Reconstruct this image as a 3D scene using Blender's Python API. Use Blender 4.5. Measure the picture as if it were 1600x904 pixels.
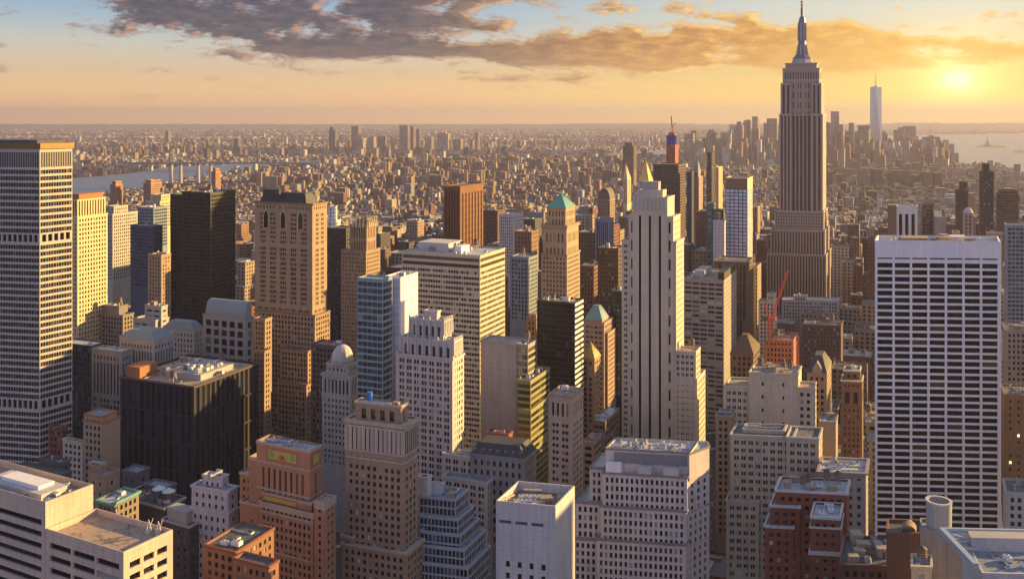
import bpy, math, random
import numpy as np
R = math.radians
scene = bpy.context.scene
for _o in list(bpy.data.objects):
    bpy.data.objects.remove(_o)
col = scene.collection

# ------------------------------------------------------------------ camera
F, CX, HY, EYE = 1500.0, 800.0, 185.0, 260.0      # focal length, centre and eye level measured in photo pixels; eye height in m
cam = bpy.data.cameras.new('camera')
cam.sensor_width = 36.0
cam.lens = 36.0 * F / 1600.0
cam.shift_y = -(452.0 - HY) / 1600.0
cam.clip_start = 1.0
cam.clip_end = 200000.0
camo = bpy.data.objects.new('camera', cam)
camo.location = (0, 0, EYE)
camo.rotation_euler = (R(90), 0, 0)
col.objects.link(camo)
scene.camera = camo
scene.view_settings.view_transform = 'Standard'
scene.view_settings.look = 'None'
scene.view_settings.gamma = 1.0
scene.view_settings.use_curve_mapping = False
scene.view_settings.exposure = 1.45
scene.render.engine = 'CYCLES'
scene.cycles.use_denoising = True
scene.cycles.max_bounces = 5
scene.cycles.diffuse_bounces = 2
scene.cycles.glossy_bounces = 2
scene.cycles.volume_bounces = 0
scene.cycles.sample_clamp_indirect = 6.0

# ------------------------------------------------------------------ sun and sky
SUN_AZ, SUN_EL = 70.0, 12.0          # degrees right of the view direction, degrees above the horizon
sl = bpy.data.lights.new('sun', 'SUN')
sl.energy = 5.0
sl.angle = R(0.5)
sl.color = (1.0, 0.65, 0.22)
so = bpy.data.objects.new('sun', sl)
so.rotation_euler = (R(90 - SUN_EL), 0, R(180 - SUN_AZ))
so.location = (400, 200, 500)
col.objects.link(so)

world = bpy.data.worlds.new('World')
scene.world = world
world.use_nodes = True


class NT:
    """small helper to write node maths"""
    def __init__(self, tree):
        self.t = tree
        self.n = tree.nodes
        self.l = tree.links

    def new(self, kind, **kw):
        n = self.n.new(kind)
        for k, v in kw.items():
            setattr(n, k, v)
        return n

    def put(self, sock, v):
        if v is None:
            return
        if hasattr(v, 'is_output') or hasattr(v, 'links'):
            self.l.new(v, sock)
        else:
            sock.default_value = v

    def m(self, op, a, b=None, c=None, clamp=False):
        n = self.new('ShaderNodeMath', operation=op, use_clamp=clamp)
        self.put(n.inputs[0], a); self.put(n.inputs[1], b); self.put(n.inputs[2], c)
        return n.outputs[0]

    def vm(self, op, a, b=None):
        n = self.new('ShaderNodeVectorMath', operation=op)
        self.put(n.inputs[0], a); self.put(n.inputs[1], b)
        return n.outputs[0]

    def sep(self, v):
        n = self.new('ShaderNodeSeparateXYZ'); self.put(n.inputs[0], v)
        return n.outputs

    def xyz(self, x, y, z):
        n = self.new('ShaderNodeCombineXYZ')
        self.put(n.inputs[0], x); self.put(n.inputs[1], y); self.put(n.inputs[2], z)
        return n.outputs[0]

    def ss(self, x, a, b):
        n = self.new('ShaderNodeMapRange', interpolation_type='SMOOTHSTEP')
        self.put(n.inputs['Value'], x)
        n.inputs['From Min'].default_value = a; n.inputs['From Max'].default_value = b
        return n.outputs['Result']

    def noise(self, v, scale, detail=4, rough=0.55, dist=0.0):
        n = self.new('ShaderNodeTexNoise')
        self.put(n.inputs['Vector'], v)
        n.inputs['Scale'].default_value = scale; n.inputs['Detail'].default_value = detail
        n.inputs['Roughness'].default_value = rough; n.inputs['Distortion'].default_value = dist
        return n.outputs['Fac']

    def ramp(self, x, stops):
        n = self.new('ShaderNodeValToRGB')
        self.put(n.inputs[0], x)
        e = n.color_ramp.elements
        while len(e) < len(stops):
            e.new(0.5)
        for el, (p, c) in zip(e, stops):
            el.position = p; el.color = (*c, 1)
        return n.outputs[0]

    def mix(self, f, a, b, kind='MIX', clamp=False):
        n = self.new('ShaderNodeMix', data_type='RGBA', blend_type=kind)
        n.clamp_result = clamp
        self.put(n.inputs[0], f)
        self.put(n.inputs[6], a if not isinstance(a, tuple) else (*a, 1))
        self.put(n.inputs[7], b if not isinstance(b, tuple) else (*b, 1))
        return n.outputs[2]


def cloud_group():
    """density of the evening clouds over azimuth and elevation (degrees)"""
    g = bpy.data.node_groups.new('cloud_density', 'ShaderNodeTree')
    g.interface.new_socket('az', in_out='INPUT', socket_type='NodeSocketFloat')
    g.interface.new_socket('el', in_out='INPUT', socket_type='NodeSocketFloat')
    g.interface.new_socket('density', in_out='OUTPUT', socket_type='NodeSocketFloat')
    t = NT(g)
    gi = t.new('NodeGroupInput'); go = t.new('NodeGroupOutput')
    az, el = gi.outputs[0], gi.outputs[1]
    # (azimuth, elevation, half width, half height, weight)
    blobs = [(-19.5, 5.9, 5.0, 1.2, .95), (-14.5, 5.2, 3.6, 1.1, .8), (-16.5, 7.1, 4.2, .7, .9), (-11.0, 4.0, 6.5, .75, 1.05),
             (-12.5, 5.9, 2.0, .7, .7), (-7.0, 6.6, 4.0, .8, 1.05), (-4.0, 5.6, 5.0, .65, .9), (-5.0, 4.1, 7.5, .5, .8), (-1.5, 7.2, 3.5, .5, .8), (-8.0, 5.0, 4.0, .6, .6),
             (3.2, 3.9, 6.0, .95, 1.05), (9.0, 4.2, 6.0, 1.2, 1.1), (15.0, 4.3, 5.0, 1.35, 1.1), (20.0, 4.0, 5.0, 1.2, 1.1), (25.5, 3.6, 4.5, .75, 1.0),
             (6.3, 6.6, 3.6, .55, .75), (3.0, 6.0, 1.5, .3, .4), (13.5, 6.0, 3.0, .3, .5), (23.0, 6.2, 3.0, .3, .55), (29.0, 5.4, 3.0, .4, .6), (1.0, 2.3, 8.0, .2, .35),
             (-40, 9, 9, 1.6, .8), (-30, 11, 10, 1.2, .7), (40, 8, 9, 1.2, .8), (8, 13, 14, 1.5, .7), (-20, 16, 12, 1.8, .6), (30, 15, 10, 1.6, .6)]
    tot = None
    for (a, e, w, h, k) in blobs:
        dx = t.m('DIVIDE', t.m('SUBTRACT', az, a), w)
        dy = t.m('DIVIDE', t.m('SUBTRACT', el, e), h)
        r2 = t.m('ADD', t.m('MULTIPLY', dx, dx), t.m('MULTIPLY', dy, dy))
        v = t.m('MULTIPLY', t.m('EXPONENT', t.m('MULTIPLY', r2, -1.1)), k)
        tot = v if tot is None else t.m('ADD', tot, v)
    p = t.xyz(t.m('MULTIPLY', az, .42), t.m('MULTIPLY', el, 1.25), 1.7)
    n1 = t.noise(p, 1.05, 12, .64, .25)
    n2 = t.noise(p, .28, 3, .5, .2)
    d = t.m('ADD', t.m('MINIMUM', tot, 1.05), t.m('ADD', t.m('MULTIPLY', t.m('SUBTRACT', n1, .5), 3.0), t.m('MULTIPLY', t.m('SUBTRACT', n2, .5), 1.1)))
    t.l.new(t.ss(d, .30, .78), go.inputs[0])
    return g


def build_world():
    t = NT(world.node_tree)
    t.n.clear()
    out = t.new('ShaderNodeOutputWorld')
    bg = t.new('ShaderNodeBackground')
    t.l.new(bg.outputs[0], out.inputs[0])
    tc = t.new('ShaderNodeTexCoord')
    x, y, z = t.sep(t.vm('NORMALIZE', tc.outputs['Generated']))
    az = t.m('MULTIPLY', t.m('ARCTAN2', x, y), 57.2958)
    el = t.m('MULTIPLY', t.m('ARCSINE', z), 57.2958)
    sky = t.new('ShaderNodeTexSky', sky_type='NISHITA')
    sky.sun_disc = False
    sky.sun_elevation = R(SUN_EL)
    sky.sun_rotation = R(SUN_AZ)
    sky.altitude = 260
    sky.air_density = 1.6
    sky.dust_density = 3.5
    nish = t.vm('SCALE', sky.outputs[0]); nish.node.inputs['Scale'].default_value = 0.12
    e01 = t.m('DIVIDE', el, 30.0, clamp=True)
    # air close to the horizon on the side away from the sun, and on the sun's side
    cool = t.ramp(e01, [(0.0, (1.36, .74, .28)), (.035, (1.08, .64, .27)), (.09, (.76, .56, .34)), (.14, (.57, .57, .50)), (.19, (.33, .47, .58)), (.24, (.20, .38, .58)), (.55, (.22, .36, .58)), (1, (.25, .36, .56))])
    warm = t.ramp(e01, [(0.0, (1.60, 1.0, .17)), (.04, (1.25, .81, .15)), (.09, (.92, .64, .19)), (.15, (.80, .66, .42)), (.20, (.66, .66, .56)), (.27, (.52, .60, .62)), (.45, (.36, .46, .60)), (1, (.28, .38, .56))])
    side = t.ss(az, -13.0, 24.0)
    side = t.m('MULTIPLY', side, t.m('SUBTRACT', 1.0, t.ss(az, 75.0, 140.0)))
    grad = t.mix(side, cool, warm)
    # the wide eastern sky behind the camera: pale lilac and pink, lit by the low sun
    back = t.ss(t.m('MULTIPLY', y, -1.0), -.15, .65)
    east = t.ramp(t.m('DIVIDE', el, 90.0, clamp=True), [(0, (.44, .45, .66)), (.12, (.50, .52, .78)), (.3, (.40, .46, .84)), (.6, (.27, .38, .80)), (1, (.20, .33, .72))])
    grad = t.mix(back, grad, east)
    high = t.ss(el, 22.0, 60.0)
    grad = t.mix(t.m('MULTIPLY', high, .6), grad, t.vm('SCALE', nish))
    grad.node.inputs[7].links[0].from_node.inputs['Scale'].default_value = 1.0
    grad = t.mix(.12, grad, nish)
    # glow round the setting sun
    dx = t.m('SUBTRACT', az, 24.9); dy = t.m('SUBTRACT', el, 2.05)
    r2 = t.m('ADD', t.m('MULTIPLY', dx, dx), t.m('MULTIPLY', t.m('MULTIPLY', dy, dy), 1.8))
    glow = t.m('EXPONENT', t.m('MULTIPLY', r2, -.055))
    core = t.m('ADD', t.m('MULTIPLY', t.m('EXPONENT', t.m('MULTIPLY', r2, -.30)), .34), t.m('MULTIPLY', t.m('EXPONENT', t.m('MULTIPLY', r2, -2.6)), 1.1))
    front = t.ss(y, .0, .3)
    base = t.mix(t.m('MULTIPLY', glow, front), (0, 0, 0), (.34, .24, .05))
    base = t.mix(1.0, grad, base, 'ADD')
    # clouds, lit from below and from the right
    g = cloud_group()
    def dens(a, e):
        n = t.new('ShaderNodeGroup'); n.node_tree = g
        t.put(n.inputs[0], a); t.put(n.inputs[1], e)
        return n.outputs[0]
    d0 = dens(az, el)
    d1 = dens(t.m('ADD', az, .55), t.m('ADD', el, -.10))
    d2 = dens(t.m('ADD', az, .15), t.m('ADD', el, .20))
    rim = t.m('MULTIPLY', t.m('SUBTRACT', d0, d1), 1.05, clamp=True)
    top = t.m('MULTIPLY', t.m('SUBTRACT', d0, d2), .75, clamp=True)
    lit = t.m('MAXIMUM', t.m('MULTIPLY', rim, .8), t.m('MULTIPLY', top, .8))
    lit = t.m('MAXIMUM', lit, t.m('MULTIPLY', t.m('SUBTRACT', 1.0, t.ss(d0, .15, .95)), .38))
    cs = t.ss(az, -9.0, 13.0)
    puff = t.noise(t.xyz(t.m('MULTIPLY', az, .8), t.m('MULTIPLY', el, 2.6), 4.0), 1.0, 6, .6)
    body = t.mix(cs, (.040, .044, .074), (.46, .19, .045))
    body2 = t.mix(cs, (.115, .085, .10), (.74, .38, .085))
    body = t.mix(t.ss(puff, .38, .68), body, body2)
    body = t.mix(t.m('MULTIPLY', t.m('SUBTRACT', 1.0, t.ss(el, 2.6, 4.6)), .5), body, t.mix(cs, (.27, .18, .16), (.72, .40, .12)))
    edge = t.mix(cs, (.62, .33, .23), (1.05, .72, .22))
    cc = t.mix(lit, body, edge)
    sunny = t.m('EXPONENT', t.m('MULTIPLY', r2, -.012))
    cc = t.mix(t.m('MULTIPLY', sunny, .72), cc, (1.05, .62, .11))
    base = t.mix(t.m('MULTIPLY', t.m('MULTIPLY', d0, .93), t.m('MULTIPLY', front, t.ss(el, .6, 2.2))), base, cc)
    c2 = t.mix(t.m('MULTIPLY', core, front), (0, 0, 0), (.95, .82, .52))
    base = t.mix(1.0, base, c2, 'ADD')
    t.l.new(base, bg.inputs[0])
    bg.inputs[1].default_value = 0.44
    world.cycles.sampling_method = 'MANUAL'
    world.cycles.sample_map_resolution = 1024


build_world()

# ------------------------------------------------------------------ objects: naming and tagging
def tag(o, label=None, cat=None, group=None, kind=None):
    if label: o['label'] = label
    if cat: o['category'] = cat
    if group: o['group'] = group
    if kind: o['kind'] = kind
    return o


def empty(name, loc, label, cat, group=None):
    o = bpy.data.objects.new(name, None)
    o.empty_display_size = 5
    o.location = loc
    col.objects.link(o)
    return tag(o, label, cat, group)


# ------------------------------------------------------------------ materials
MATS = {}


def principled(name):
    m = bpy.data.materials.new(name)
    m.use_nodes = True
    t = NT(m.node_tree)
    b = m.node_tree.nodes['Principled BSDF']
    return m, t, b


def wall(c, var=.20, rough=.85, streak=.22, name='masonry', joint=None):
    """stone, brick or concrete with weathering: soft patches, vertical rain streaks, slight course-to-course change"""
    key = (name, c, var, rough, streak, joint)
    if key in MATS: return MATS[key]
    m, t, b = principled(name)
    tc = t.new('ShaderNodeTexCoord').outputs['Object']
    n1 = t.noise(tc, .06, 5, .6)
    n2 = t.noise(tc, .9, 4, .65)
    x, y, z = t.sep(tc)
    n3 = t.noise(t.xyz(t.m('MULTIPLY', x, .8), t.m('MULTIPLY', y, .8), t.m('MULTIPLY', z, .035)), 1.0, 4, .6)
    n4 = t.noise(t.xyz(0.0, 0.0, t.m('MULTIPLY', z, .6)), 1.0, 2, .5)
    f = t.m('ADD', t.m('MULTIPLY', t.m('SUBTRACT', n1, .5), var * 2.4), t.m('MULTIPLY', t.m('SUBTRACT', n2, .5), var * 1.6))
    f = t.m('ADD', f, t.m('MULTIPLY', t.m('SUBTRACT', n3, .5), streak * 2.6))
    f = t.m('ADD', f, t.m('MULTIPLY', t.m('SUBTRACT', n4, .5), .22))
    if joint:                                   # panel joints of a stone or concrete cladding
        jx = t.m('LESS_THAN', t.m('FRACT', t.m('DIVIDE', t.m('ADD', x, t.m('MULTIPLY', y, .9)), joint)), .05)
        jz = t.m('LESS_THAN', t.m('FRACT', t.m('DIVIDE', z, joint * .8)), .06)
        f = t.m('SUBTRACT', f, t.m('MULTIPLY', t.m('MAXIMUM', jx, jz), .22))
    f = t.m('ADD', f, 1.0)
    c4 = t.vm('SCALE', c); c4.node.inputs[0].default_value = c
    t.put(c4.node.inputs['Scale'], f)
    warmc = t.mix(t.ss(n1, .35, .75), c4, t.vm('MULTIPLY', c4, (1.07, .99, .90)))
    t.l.new(warmc, b.inputs['Base Color'])
    b.inputs['Roughness'].default_value = rough
    MATS[key] = m
    return m


def glass(c=(.012, .013, .016), name='window_glass', rough=.14, blinds=.13, lit=.0, spec=.24, metal=0.0, bl=(.30, .28, .25), var=(.5, 2.4)):
    """window glass: dark rooms, some drawn blinds, a very few lamps left on"""
    key = ('g', name, c, rough, blinds, lit, spec, metal, var)
    if key in MATS: return MATS[key]
    m, t, b = principled(name)
    rp = t.new('ShaderNodeNewGeometry').outputs['Random Per Island']
    ro = t.new('ShaderNodeObjectInfo').outputs['Random']
    r = t.m('FRACT', t.m('ADD', t.m('MULTIPLY', rp, 7.31), t.m('MULTIPLY', ro, 13.7)))
    r2 = t.m('FRACT', t.m('MULTIPLY', r, 37.7))
    dark = t.mix(t.m('POWER', r2, 2.5), tuple(k * var[0] for k in c), tuple(k * var[1] for k in c))
    cc = t.mix(t.m('LESS_THAN', r, blinds), dark, t.mix(r2, tuple(k * .3 for k in bl), tuple(k * 1.25 for k in bl)))
    t.l.new(cc, b.inputs['Base Color'])
    b.inputs['Roughness'].default_value = rough
    b.inputs['Specular IOR Level'].default_value = spec
    b.inputs['Metallic'].default_value = metal
    if lit:
        t.l.new(t.m('MULTIPLY', t.m('GREATER_THAN', r, 1 - lit), 1.2), b.inputs['Emission Strength'])
        b.inputs['Emission Color'].default_value = (1, .55, .2, 1)
    MATS[key] = m
    return m


def plain(c, name, rough=.7, metal=0.0, var=.12):
    key = ('p', name, c, rough, metal)
    if key in MATS: return MATS[key]
    m, t, b = principled(name)
    tc = t.new('ShaderNodeTexCoord').outputs['Object']
    n = t.m('ADD', t.m('MULTIPLY', t.m('SUBTRACT', t.noise(tc, .5, 5, .65), .5), var * 3), 1.0)
    v = t.vm('SCALE', c); v.node.inputs[0].default_value = c
    t.put(v.node.inputs['Scale'], n)
    t.l.new(v, b.inputs['Base Color'])
    b.inputs['Roughness'].default_value = rough
    b.inputs['Metallic'].default_value = metal
    MATS[key] = m
    return m


def rooftop(c, name='roofing'):
    """membrane roof: patches, puddle stains, seams"""
    key = ('r', c)
    if key in MATS: return MATS[key]
    m, t, b = principled(name)
    tc = t.new('ShaderNodeTexCoord').outputs['Object']
    n1 = t.noise(tc, .12, 5, .6, .6)
    n2 = t.noise(tc, 1.2, 3, .6)
    x, y, z = t.sep(tc)
    tar = t.ss(t.noise(tc, .22, 4, .7, 1.2), .54, .60)
    seam = t.m('LESS_THAN', t.m('FRACT', t.m('DIVIDE', t.m('ADD', x, t.m('MULTIPLY', y, .42)), 2.2)), .07)
    f = t.m('ADD', t.m('ADD', .62, t.m('MULTIPLY', n1, .7)), t.m('MULTIPLY', t.m('SUBTRACT', n2, .5), .35))
    f = t.m('SUBTRACT', f, t.m('ADD', t.m('MULTIPLY', seam, .12), t.m('MULTIPLY', tar, .42)))
    v = t.vm('SCALE', c); v.node.inputs[0].default_value = c
    t.put(v.node.inputs['Scale'], f)
    t.l.new(v, b.inputs['Base Color'])
    b.inputs['Roughness'].default_value = .8
    MATS[key] = m
    return m


def city_mat():
    """walls of the many ordinary buildings: colour from the mesh, window rows from metres along and up the wall"""
    if 'city' in MATS: return MATS['city']
    m, t, b = principled('city_masonry')
    at = t.new('ShaderNodeAttribute', attribute_name='Col')
    uv = t.new('ShaderNodeUVMap', uv_map='UVMap').outputs[0]
    u, v, _ = t.sep(uv)
    alpha = at.outputs['Alpha']
    pitch = t.m('ADD', 3.0, t.m('MULTIPLY', alpha, 2.6))
    fu = t.m('FRACT', t.m('DIVIDE', u, pitch)); fv = t.m('FRACT', t.m('DIVIDE', v, 4.3))
    wu = t.m('MULTIPLY', t.m('GREATER_THAN', fu, .26), t.m('LESS_THAN', fu, t.m('ADD', .62, t.m('MULTIPLY', alpha, .22))))
    wv = t.m('MULTIPLY', t.m('GREATER_THAN', fv, .26), t.m('LESS_THAN', fv, .80))
    nz = t.sep(t.new('ShaderNodeNewGeometry').outputs['Normal'])[2]
    side = t.m('LESS_THAN', t.m('ABSOLUTE', nz), .3)
    win = t.m('MULTIPLY', t.m('MULTIPLY', wu, wv), side)
    wn = t.new('ShaderNodeTexWhiteNoise', noise_dimensions='2D')
    t.l.new(t.xyz(t.m('FLOOR', t.m('DIVIDE', u, pitch)), t.m('FLOOR', t.m('DIVIDE', v, 4.3)), 0), wn.inputs['Vector'])
    wc = t.mix(t.m('GREATER_THAN', wn.outputs['Value'], .86), (.010, .010, .013), (.12, .11, .10))
    n = t.noise(t.new('ShaderNodeTexCoord').outputs['Object'], .12, 4, .65)
    cc = t.vm('SCALE', at.outputs['Color']); t.put(cc.node.inputs['Scale'], t.m('ADD', .68, t.m('MULTIPLY', n, .64)))
    fin = t.mix(win, cc, wc)
    t.l.new(fin, b.inputs['Base Color'])
    t.l.new(t.m('SUBTRACT', .88, t.m('MULTIPLY', win, .6)), b.inputs['Roughness'])
    MATS['city'] = m
    return m


# ------------------------------------------------------------------ mesh collector
class MB:
    def __init__(self):
        self.v = []; self.f = []; self.mi = []; self.uv = []

    def quad(self, a, b, c, d, mi=0, uv=None):
        i = len(self.v)
        self.v += [a, b, c, d]
        self.f.append((i, i + 1, i + 2, i + 3)); self.mi.append(mi)
        self.uv.append(uv)

    def face(self, pts, mi=0):
        i = len(self.v)
        self.v += list(pts)
        self.f.append(tuple(range(i, i + len(pts)))); self.mi.append(mi); self.uv.append(None)

    def prism(self, poly, z0, z1, mi=0, bottom=False, top=True, poly2=None):
        """poly counter-clockwise from above; poly2 = outline at the top"""
        q = poly2 or poly
        n = len(poly)
        for i in range(n):
            a, b = poly[i], poly[(i + 1) % n]; c, d = q[(i + 1) % n], q[i]
            self.quad((a[0], a[1], z0), (b[0], b[1], z0), (c[0], c[1], z1), (d[0], d[1], z1), mi)
        if top: self.face([(p[0], p[1], z1) for p in q], mi)
        if bottom: self.face([(p[0], p[1], z0) for p in reversed(poly)], mi)

    def box(self, x0, x1, y0, y1, z0, z1, mi=0):
        self.prism([(x0, y0), (x1, y0), (x1, y1), (x0, y1)], z0, z1, mi, bottom=True)

    def ring(self, cx, cy, r0, r1, z0, z1, n=16, mi=0, top=True, bottom=False):
        p = [(cx + r0 * math.cos(6.28318 * k / n), cy + r0 * math.sin(6.28318 * k / n)) for k in range(n)]
        q = [(cx + r1 * math.cos(6.28318 * k / n), cy + r1 * math.sin(6.28318 * k / n)) for k in range(n)]
        self.prism(p, z0, z1, mi, bottom=bottom, top=top and r1 > .01, poly2=q)

    def bar(self, p, q, w, mi=0, h=None):
        """square bar from p to q"""
        h = h or w
        p = np.array(p, float); q = np.array(q, float); d = q - p; d /= np.linalg.norm(d)
        up = np.array((0, 0, 1.0)) if abs(d[2]) < .95 else np.array((0, 1.0, 0))
        s = np.cross(d, up); s /= np.linalg.norm(s); u = np.cross(s, d)
        A = [p - s * w / 2 - u * h / 2, p + s * w / 2 - u * h / 2, p + s * w / 2 + u * h / 2, p - s * w / 2 + u * h / 2]
        B = [k + (q - p) for k in A]
        A = [tuple(k) for k in A]; B = [tuple(k) for k in B]
        for i in range(4):
            self.quad(A[i], A[(i + 1) % 4], B[(i + 1) % 4], B[i], mi)
        self.face(A[::-1], mi); self.face(B, mi)

    def mesh(self, name, mats):
        me = bpy.data.meshes.new(name)
        me.from_pydata(self.v, [], self.f)
        for m in mats: me.materials.append(m)
        me.polygons.foreach_set('material_index', self.mi)
        me.update()
        return me

    def build(self, name, mats, parent=None, loc=None):
        o = bpy.data.objects.new(name, self.mesh(name, mats if isinstance(mats, (list, tuple)) else [mats]))
        col.objects.link(o)
        if parent is not None: o.parent = parent
        if loc: o.location = loc
        return o


def link(name, me, parent=None, loc=(0, 0, 0), rz=0.0, sc=None):
    o = bpy.data.objects.new(name, me)
    col.objects.link(o)
    o.parent = parent
    o.location = loc
    o.rotation_euler = (0, 0, rz)
    if sc: o.scale = sc
    return o


# ------------------------------------------------------------------ rooftop equipment, one mesh of each kind
M_METAL = plain((.42, .43, .45), 'galvanised_metal', .45, .5)
M_DARKM = plain((.06, .06, .065), 'dark_metal', .6)
M_WHITE = plain((.62, .62, .63), 'white_paint', .5)
M_WOOD = plain((.16, .10, .065), 'weathered_wood', .9)
M_TAN = wall((.32, .25, .19))


def eq_meshes():
    E = {}
    b = MB(); b.box(-2.2, 2.2, -1.5, 1.5, .35, 2.3); b.box(-2.0, -1.7, -1.3, 1.3, 0, .35, 1); b.box(1.7, 2.0, -1.3, 1.3, 0, .35, 1)
    for x in (-1.05, 1.05):
        b.ring(x, 0, .9, .9, 2.3, 2.62, 14); b.ring(x, 0, .72, .72, 2.625, 2.63, 12, 1)
    for k in range(5): b.box(-2.0 + k * .85, -1.4 + k * .85, -1.53, -1.5, .7, 2.0, 1)
    E['cooling_unit'] = b.mesh('cooling_unit', [M_WHITE, M_DARKM])
    b = MB(); b.ring(0, 0, .45, .45, 0, 1.5, 10); b.ring(0, 0, .8, .75, 1.5, 1.8, 10, 0, True, True); b.ring(0, 0, .75, .05, 1.8, 2.2, 10)
    E['vent_hood'] = b.mesh('vent_hood', [M_METAL])
    b = MB(); b.ring(0, 0, 1.9, 1.8, 2.6, 6.2, 16, 0, True, True); b.ring(0, 0, 2.1, .08, 6.2, 7.6, 16, 1, True, True)
    for k in range(3): b.ring(0, 0, 1.95 - .03 * k, 1.95 - .03 * k, 3.2 + k * 1.1, 3.32 + k * 1.1, 16, 2)
    for sx in (-1, 1):
        for sy in (-1, 1): b.bar((sx * 1.4, sy * 1.4, 0), (sx * 1.3, sy * 1.3, 2.6), .25, 2)
    b.bar((-1.4, -1.4, .2), (1.35, -1.35, 2.4), .14, 2); b.bar((-1.4, 1.4, .2), (1.35, 1.35, 2.4), .14, 2)
    E['water_tank'] = b.mesh('water_tank', [M_WOOD, M_DARKM, M_METAL])
    b = MB(); b.box(-2.6, 2.6, -2, 2, 0, 3.2); b.box(-2.8, 2.8, -2.2, 2.2, 3.2, 3.45); b.box(-.6, .5, -2.05, -2.003, 0, 2.2, 1); b.box(1, 1.9, -2.04, -2.003, 1.2, 2.3, 1)
    E['stair_bulkhead'] = b.mesh('stair_bulkhead', [M_TAN, M_DARKM])
    b = MB(); b.box(-4.5, 4.5, -.55, .55, .5, 1.6); b.box(3.4, 4.5, -.55, 2.6, .5, 1.62); b.box(-4.5, -3.4, -.5, .5, 1.6, 2.4)
    for x in (-3, 0, 3): b.box(x - .1, x + .1, -.5, .5, 0, .5, 1)
    E['air_duct'] = b.mesh('air_duct', [M_METAL, M_DARKM])
    b = MB(); b.ring(0, 0, 1.6, 1.45, 0, 2.4, 16, 0); b.ring(0, 0, 1.3, 1.3, 2.4, 2.9, 16, 0); b.ring(0, 0, 1.1, 1.1, 2.905, 2.91, 14, 1)
    E['cooling_tower'] = b.mesh('cooling_tower', [M_METAL, M_DARKM])
    b = MB(); b.bar((0, 0, 0), (0, 0, 9), .16); b.bar((-.9, 0, 6.4), (.9, 0, 6.4), .09); b.bar((-.6, 0, 7.6), (.6, 0, 7.6), .09); b.ring(0, 0, .5, .4, 0, .4, 8)
    E['antenna_mast'] = b.mesh('antenna_mast', [M_METAL])
    b = MB()
    for k in range(3): b.bar((-5, k * .5 - .5, .5), (5, k * .5 - .5, .5), .22); b.bar((5, k * .5 - .5, .1), (5, k * .5 - .5, .6), .22)
    for x in (-4, -1, 2, 4.5): b.box(x - .1, x + .1, -.8, .8, 0, .4, 1)
    E['pipe_run'] = b.mesh('pipe_run', [M_METAL, M_DARKM])
    b = MB(); b.box(-1.2, 1.2, -1.0, 1.0, 0, .7, 0); b.prism([(-1.1, -.9), (1.1, -.9), (1.1, .9), (-1.1, .9)], .7, 1.3, 1, poly2=[(-1.1, -.1), (1.1, -.1), (1.1, .1), (-1.1, .1)])
    E['skylight'] = b.mesh('skylight', [M_WHITE, M_DARKM])
    return E


EQ = eq_meshes()
EQ_RNG = random.Random(5)


def equip(parent, pts, z, n, kinds=('cooling_unit', 'vent_hood', 'stair_bulkhead', 'air_duct', 'cooling_tower'), rz=0.0, sc=1.0, avoid=()):
    """place n pieces on a roof whose outline is the quad pts (parent space)"""
    p = [np.array(q[:2], float) for q in pts]
    done = [np.array(a) for a in avoid]
    lu, lv = np.linalg.norm(p[1] - p[0]), np.linalg.norm(p[3] - p[0])
    tries = 0; k = 0
    while k < n and tries < n * 14:
        tries += 1
        mu, mv = min(.45, 4.2 * sc / max(lu, 1)), min(.45, 3.6 * sc / max(lv, 1))
        a, b = EQ_RNG.uniform(mu, 1 - mu), EQ_RNG.uniform(mv, 1 - mv)
        q = p[0] + (p[1] - p[0]) * a + (p[3] - p[0]) * b
        if any(np.linalg.norm(q - d) < 5.6 * sc for d in done): continue
        kind = EQ_RNG.choice(kinds)
        s = sc * EQ_RNG.uniform(.8, 1.2)
        link(kind, EQ[kind], parent, (q[0], q[1], z), rz + EQ_RNG.choice((0, 1.5708, 3.1416)), (s, s, s * EQ_RNG.uniform(.85, 1.2)))
        done.append(q); k += 1
HAZE_DENSITY = 0.56e-4
# ------------------------------------------------------------------ buildings
def kx(x): return (x - CX) / F
def wx(x, D): return kx(x) * D
def zy(y, D): return EYE - (y - HY) * D / F


def S(cw=3.6, ch=3.7, wf=.5, hf=.55, rec=.3, grp=1, mg=1.2, top=2.0, gl=None, lo=.25, name=None):
    return dict(cw=cw, ch=ch, wf=wf, hf=hf, rec=rec, grp=grp, mg=mg, top=top, gl=gl, lo=lo)


BLANK = 'blank'
PANES = {}
HEROES = []          # what the rest of the city must keep clear of, and the landmarks that labels refer to
YAW = 23.1


def pane_mesh(w, h, mat):
    k = (round(w, 1), round(h, 1), mat.name)
    if k not in PANES:
        b = MB(); w2, h2 = k[0] / 2, k[1] / 2
        b.quad((-w2, 0, -h2), (w2, 0, -h2), (w2, 0, h2), (-w2, 0, h2))
        PANES[k] = b.mesh('window', [mat])
    return PANES[k]


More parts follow.
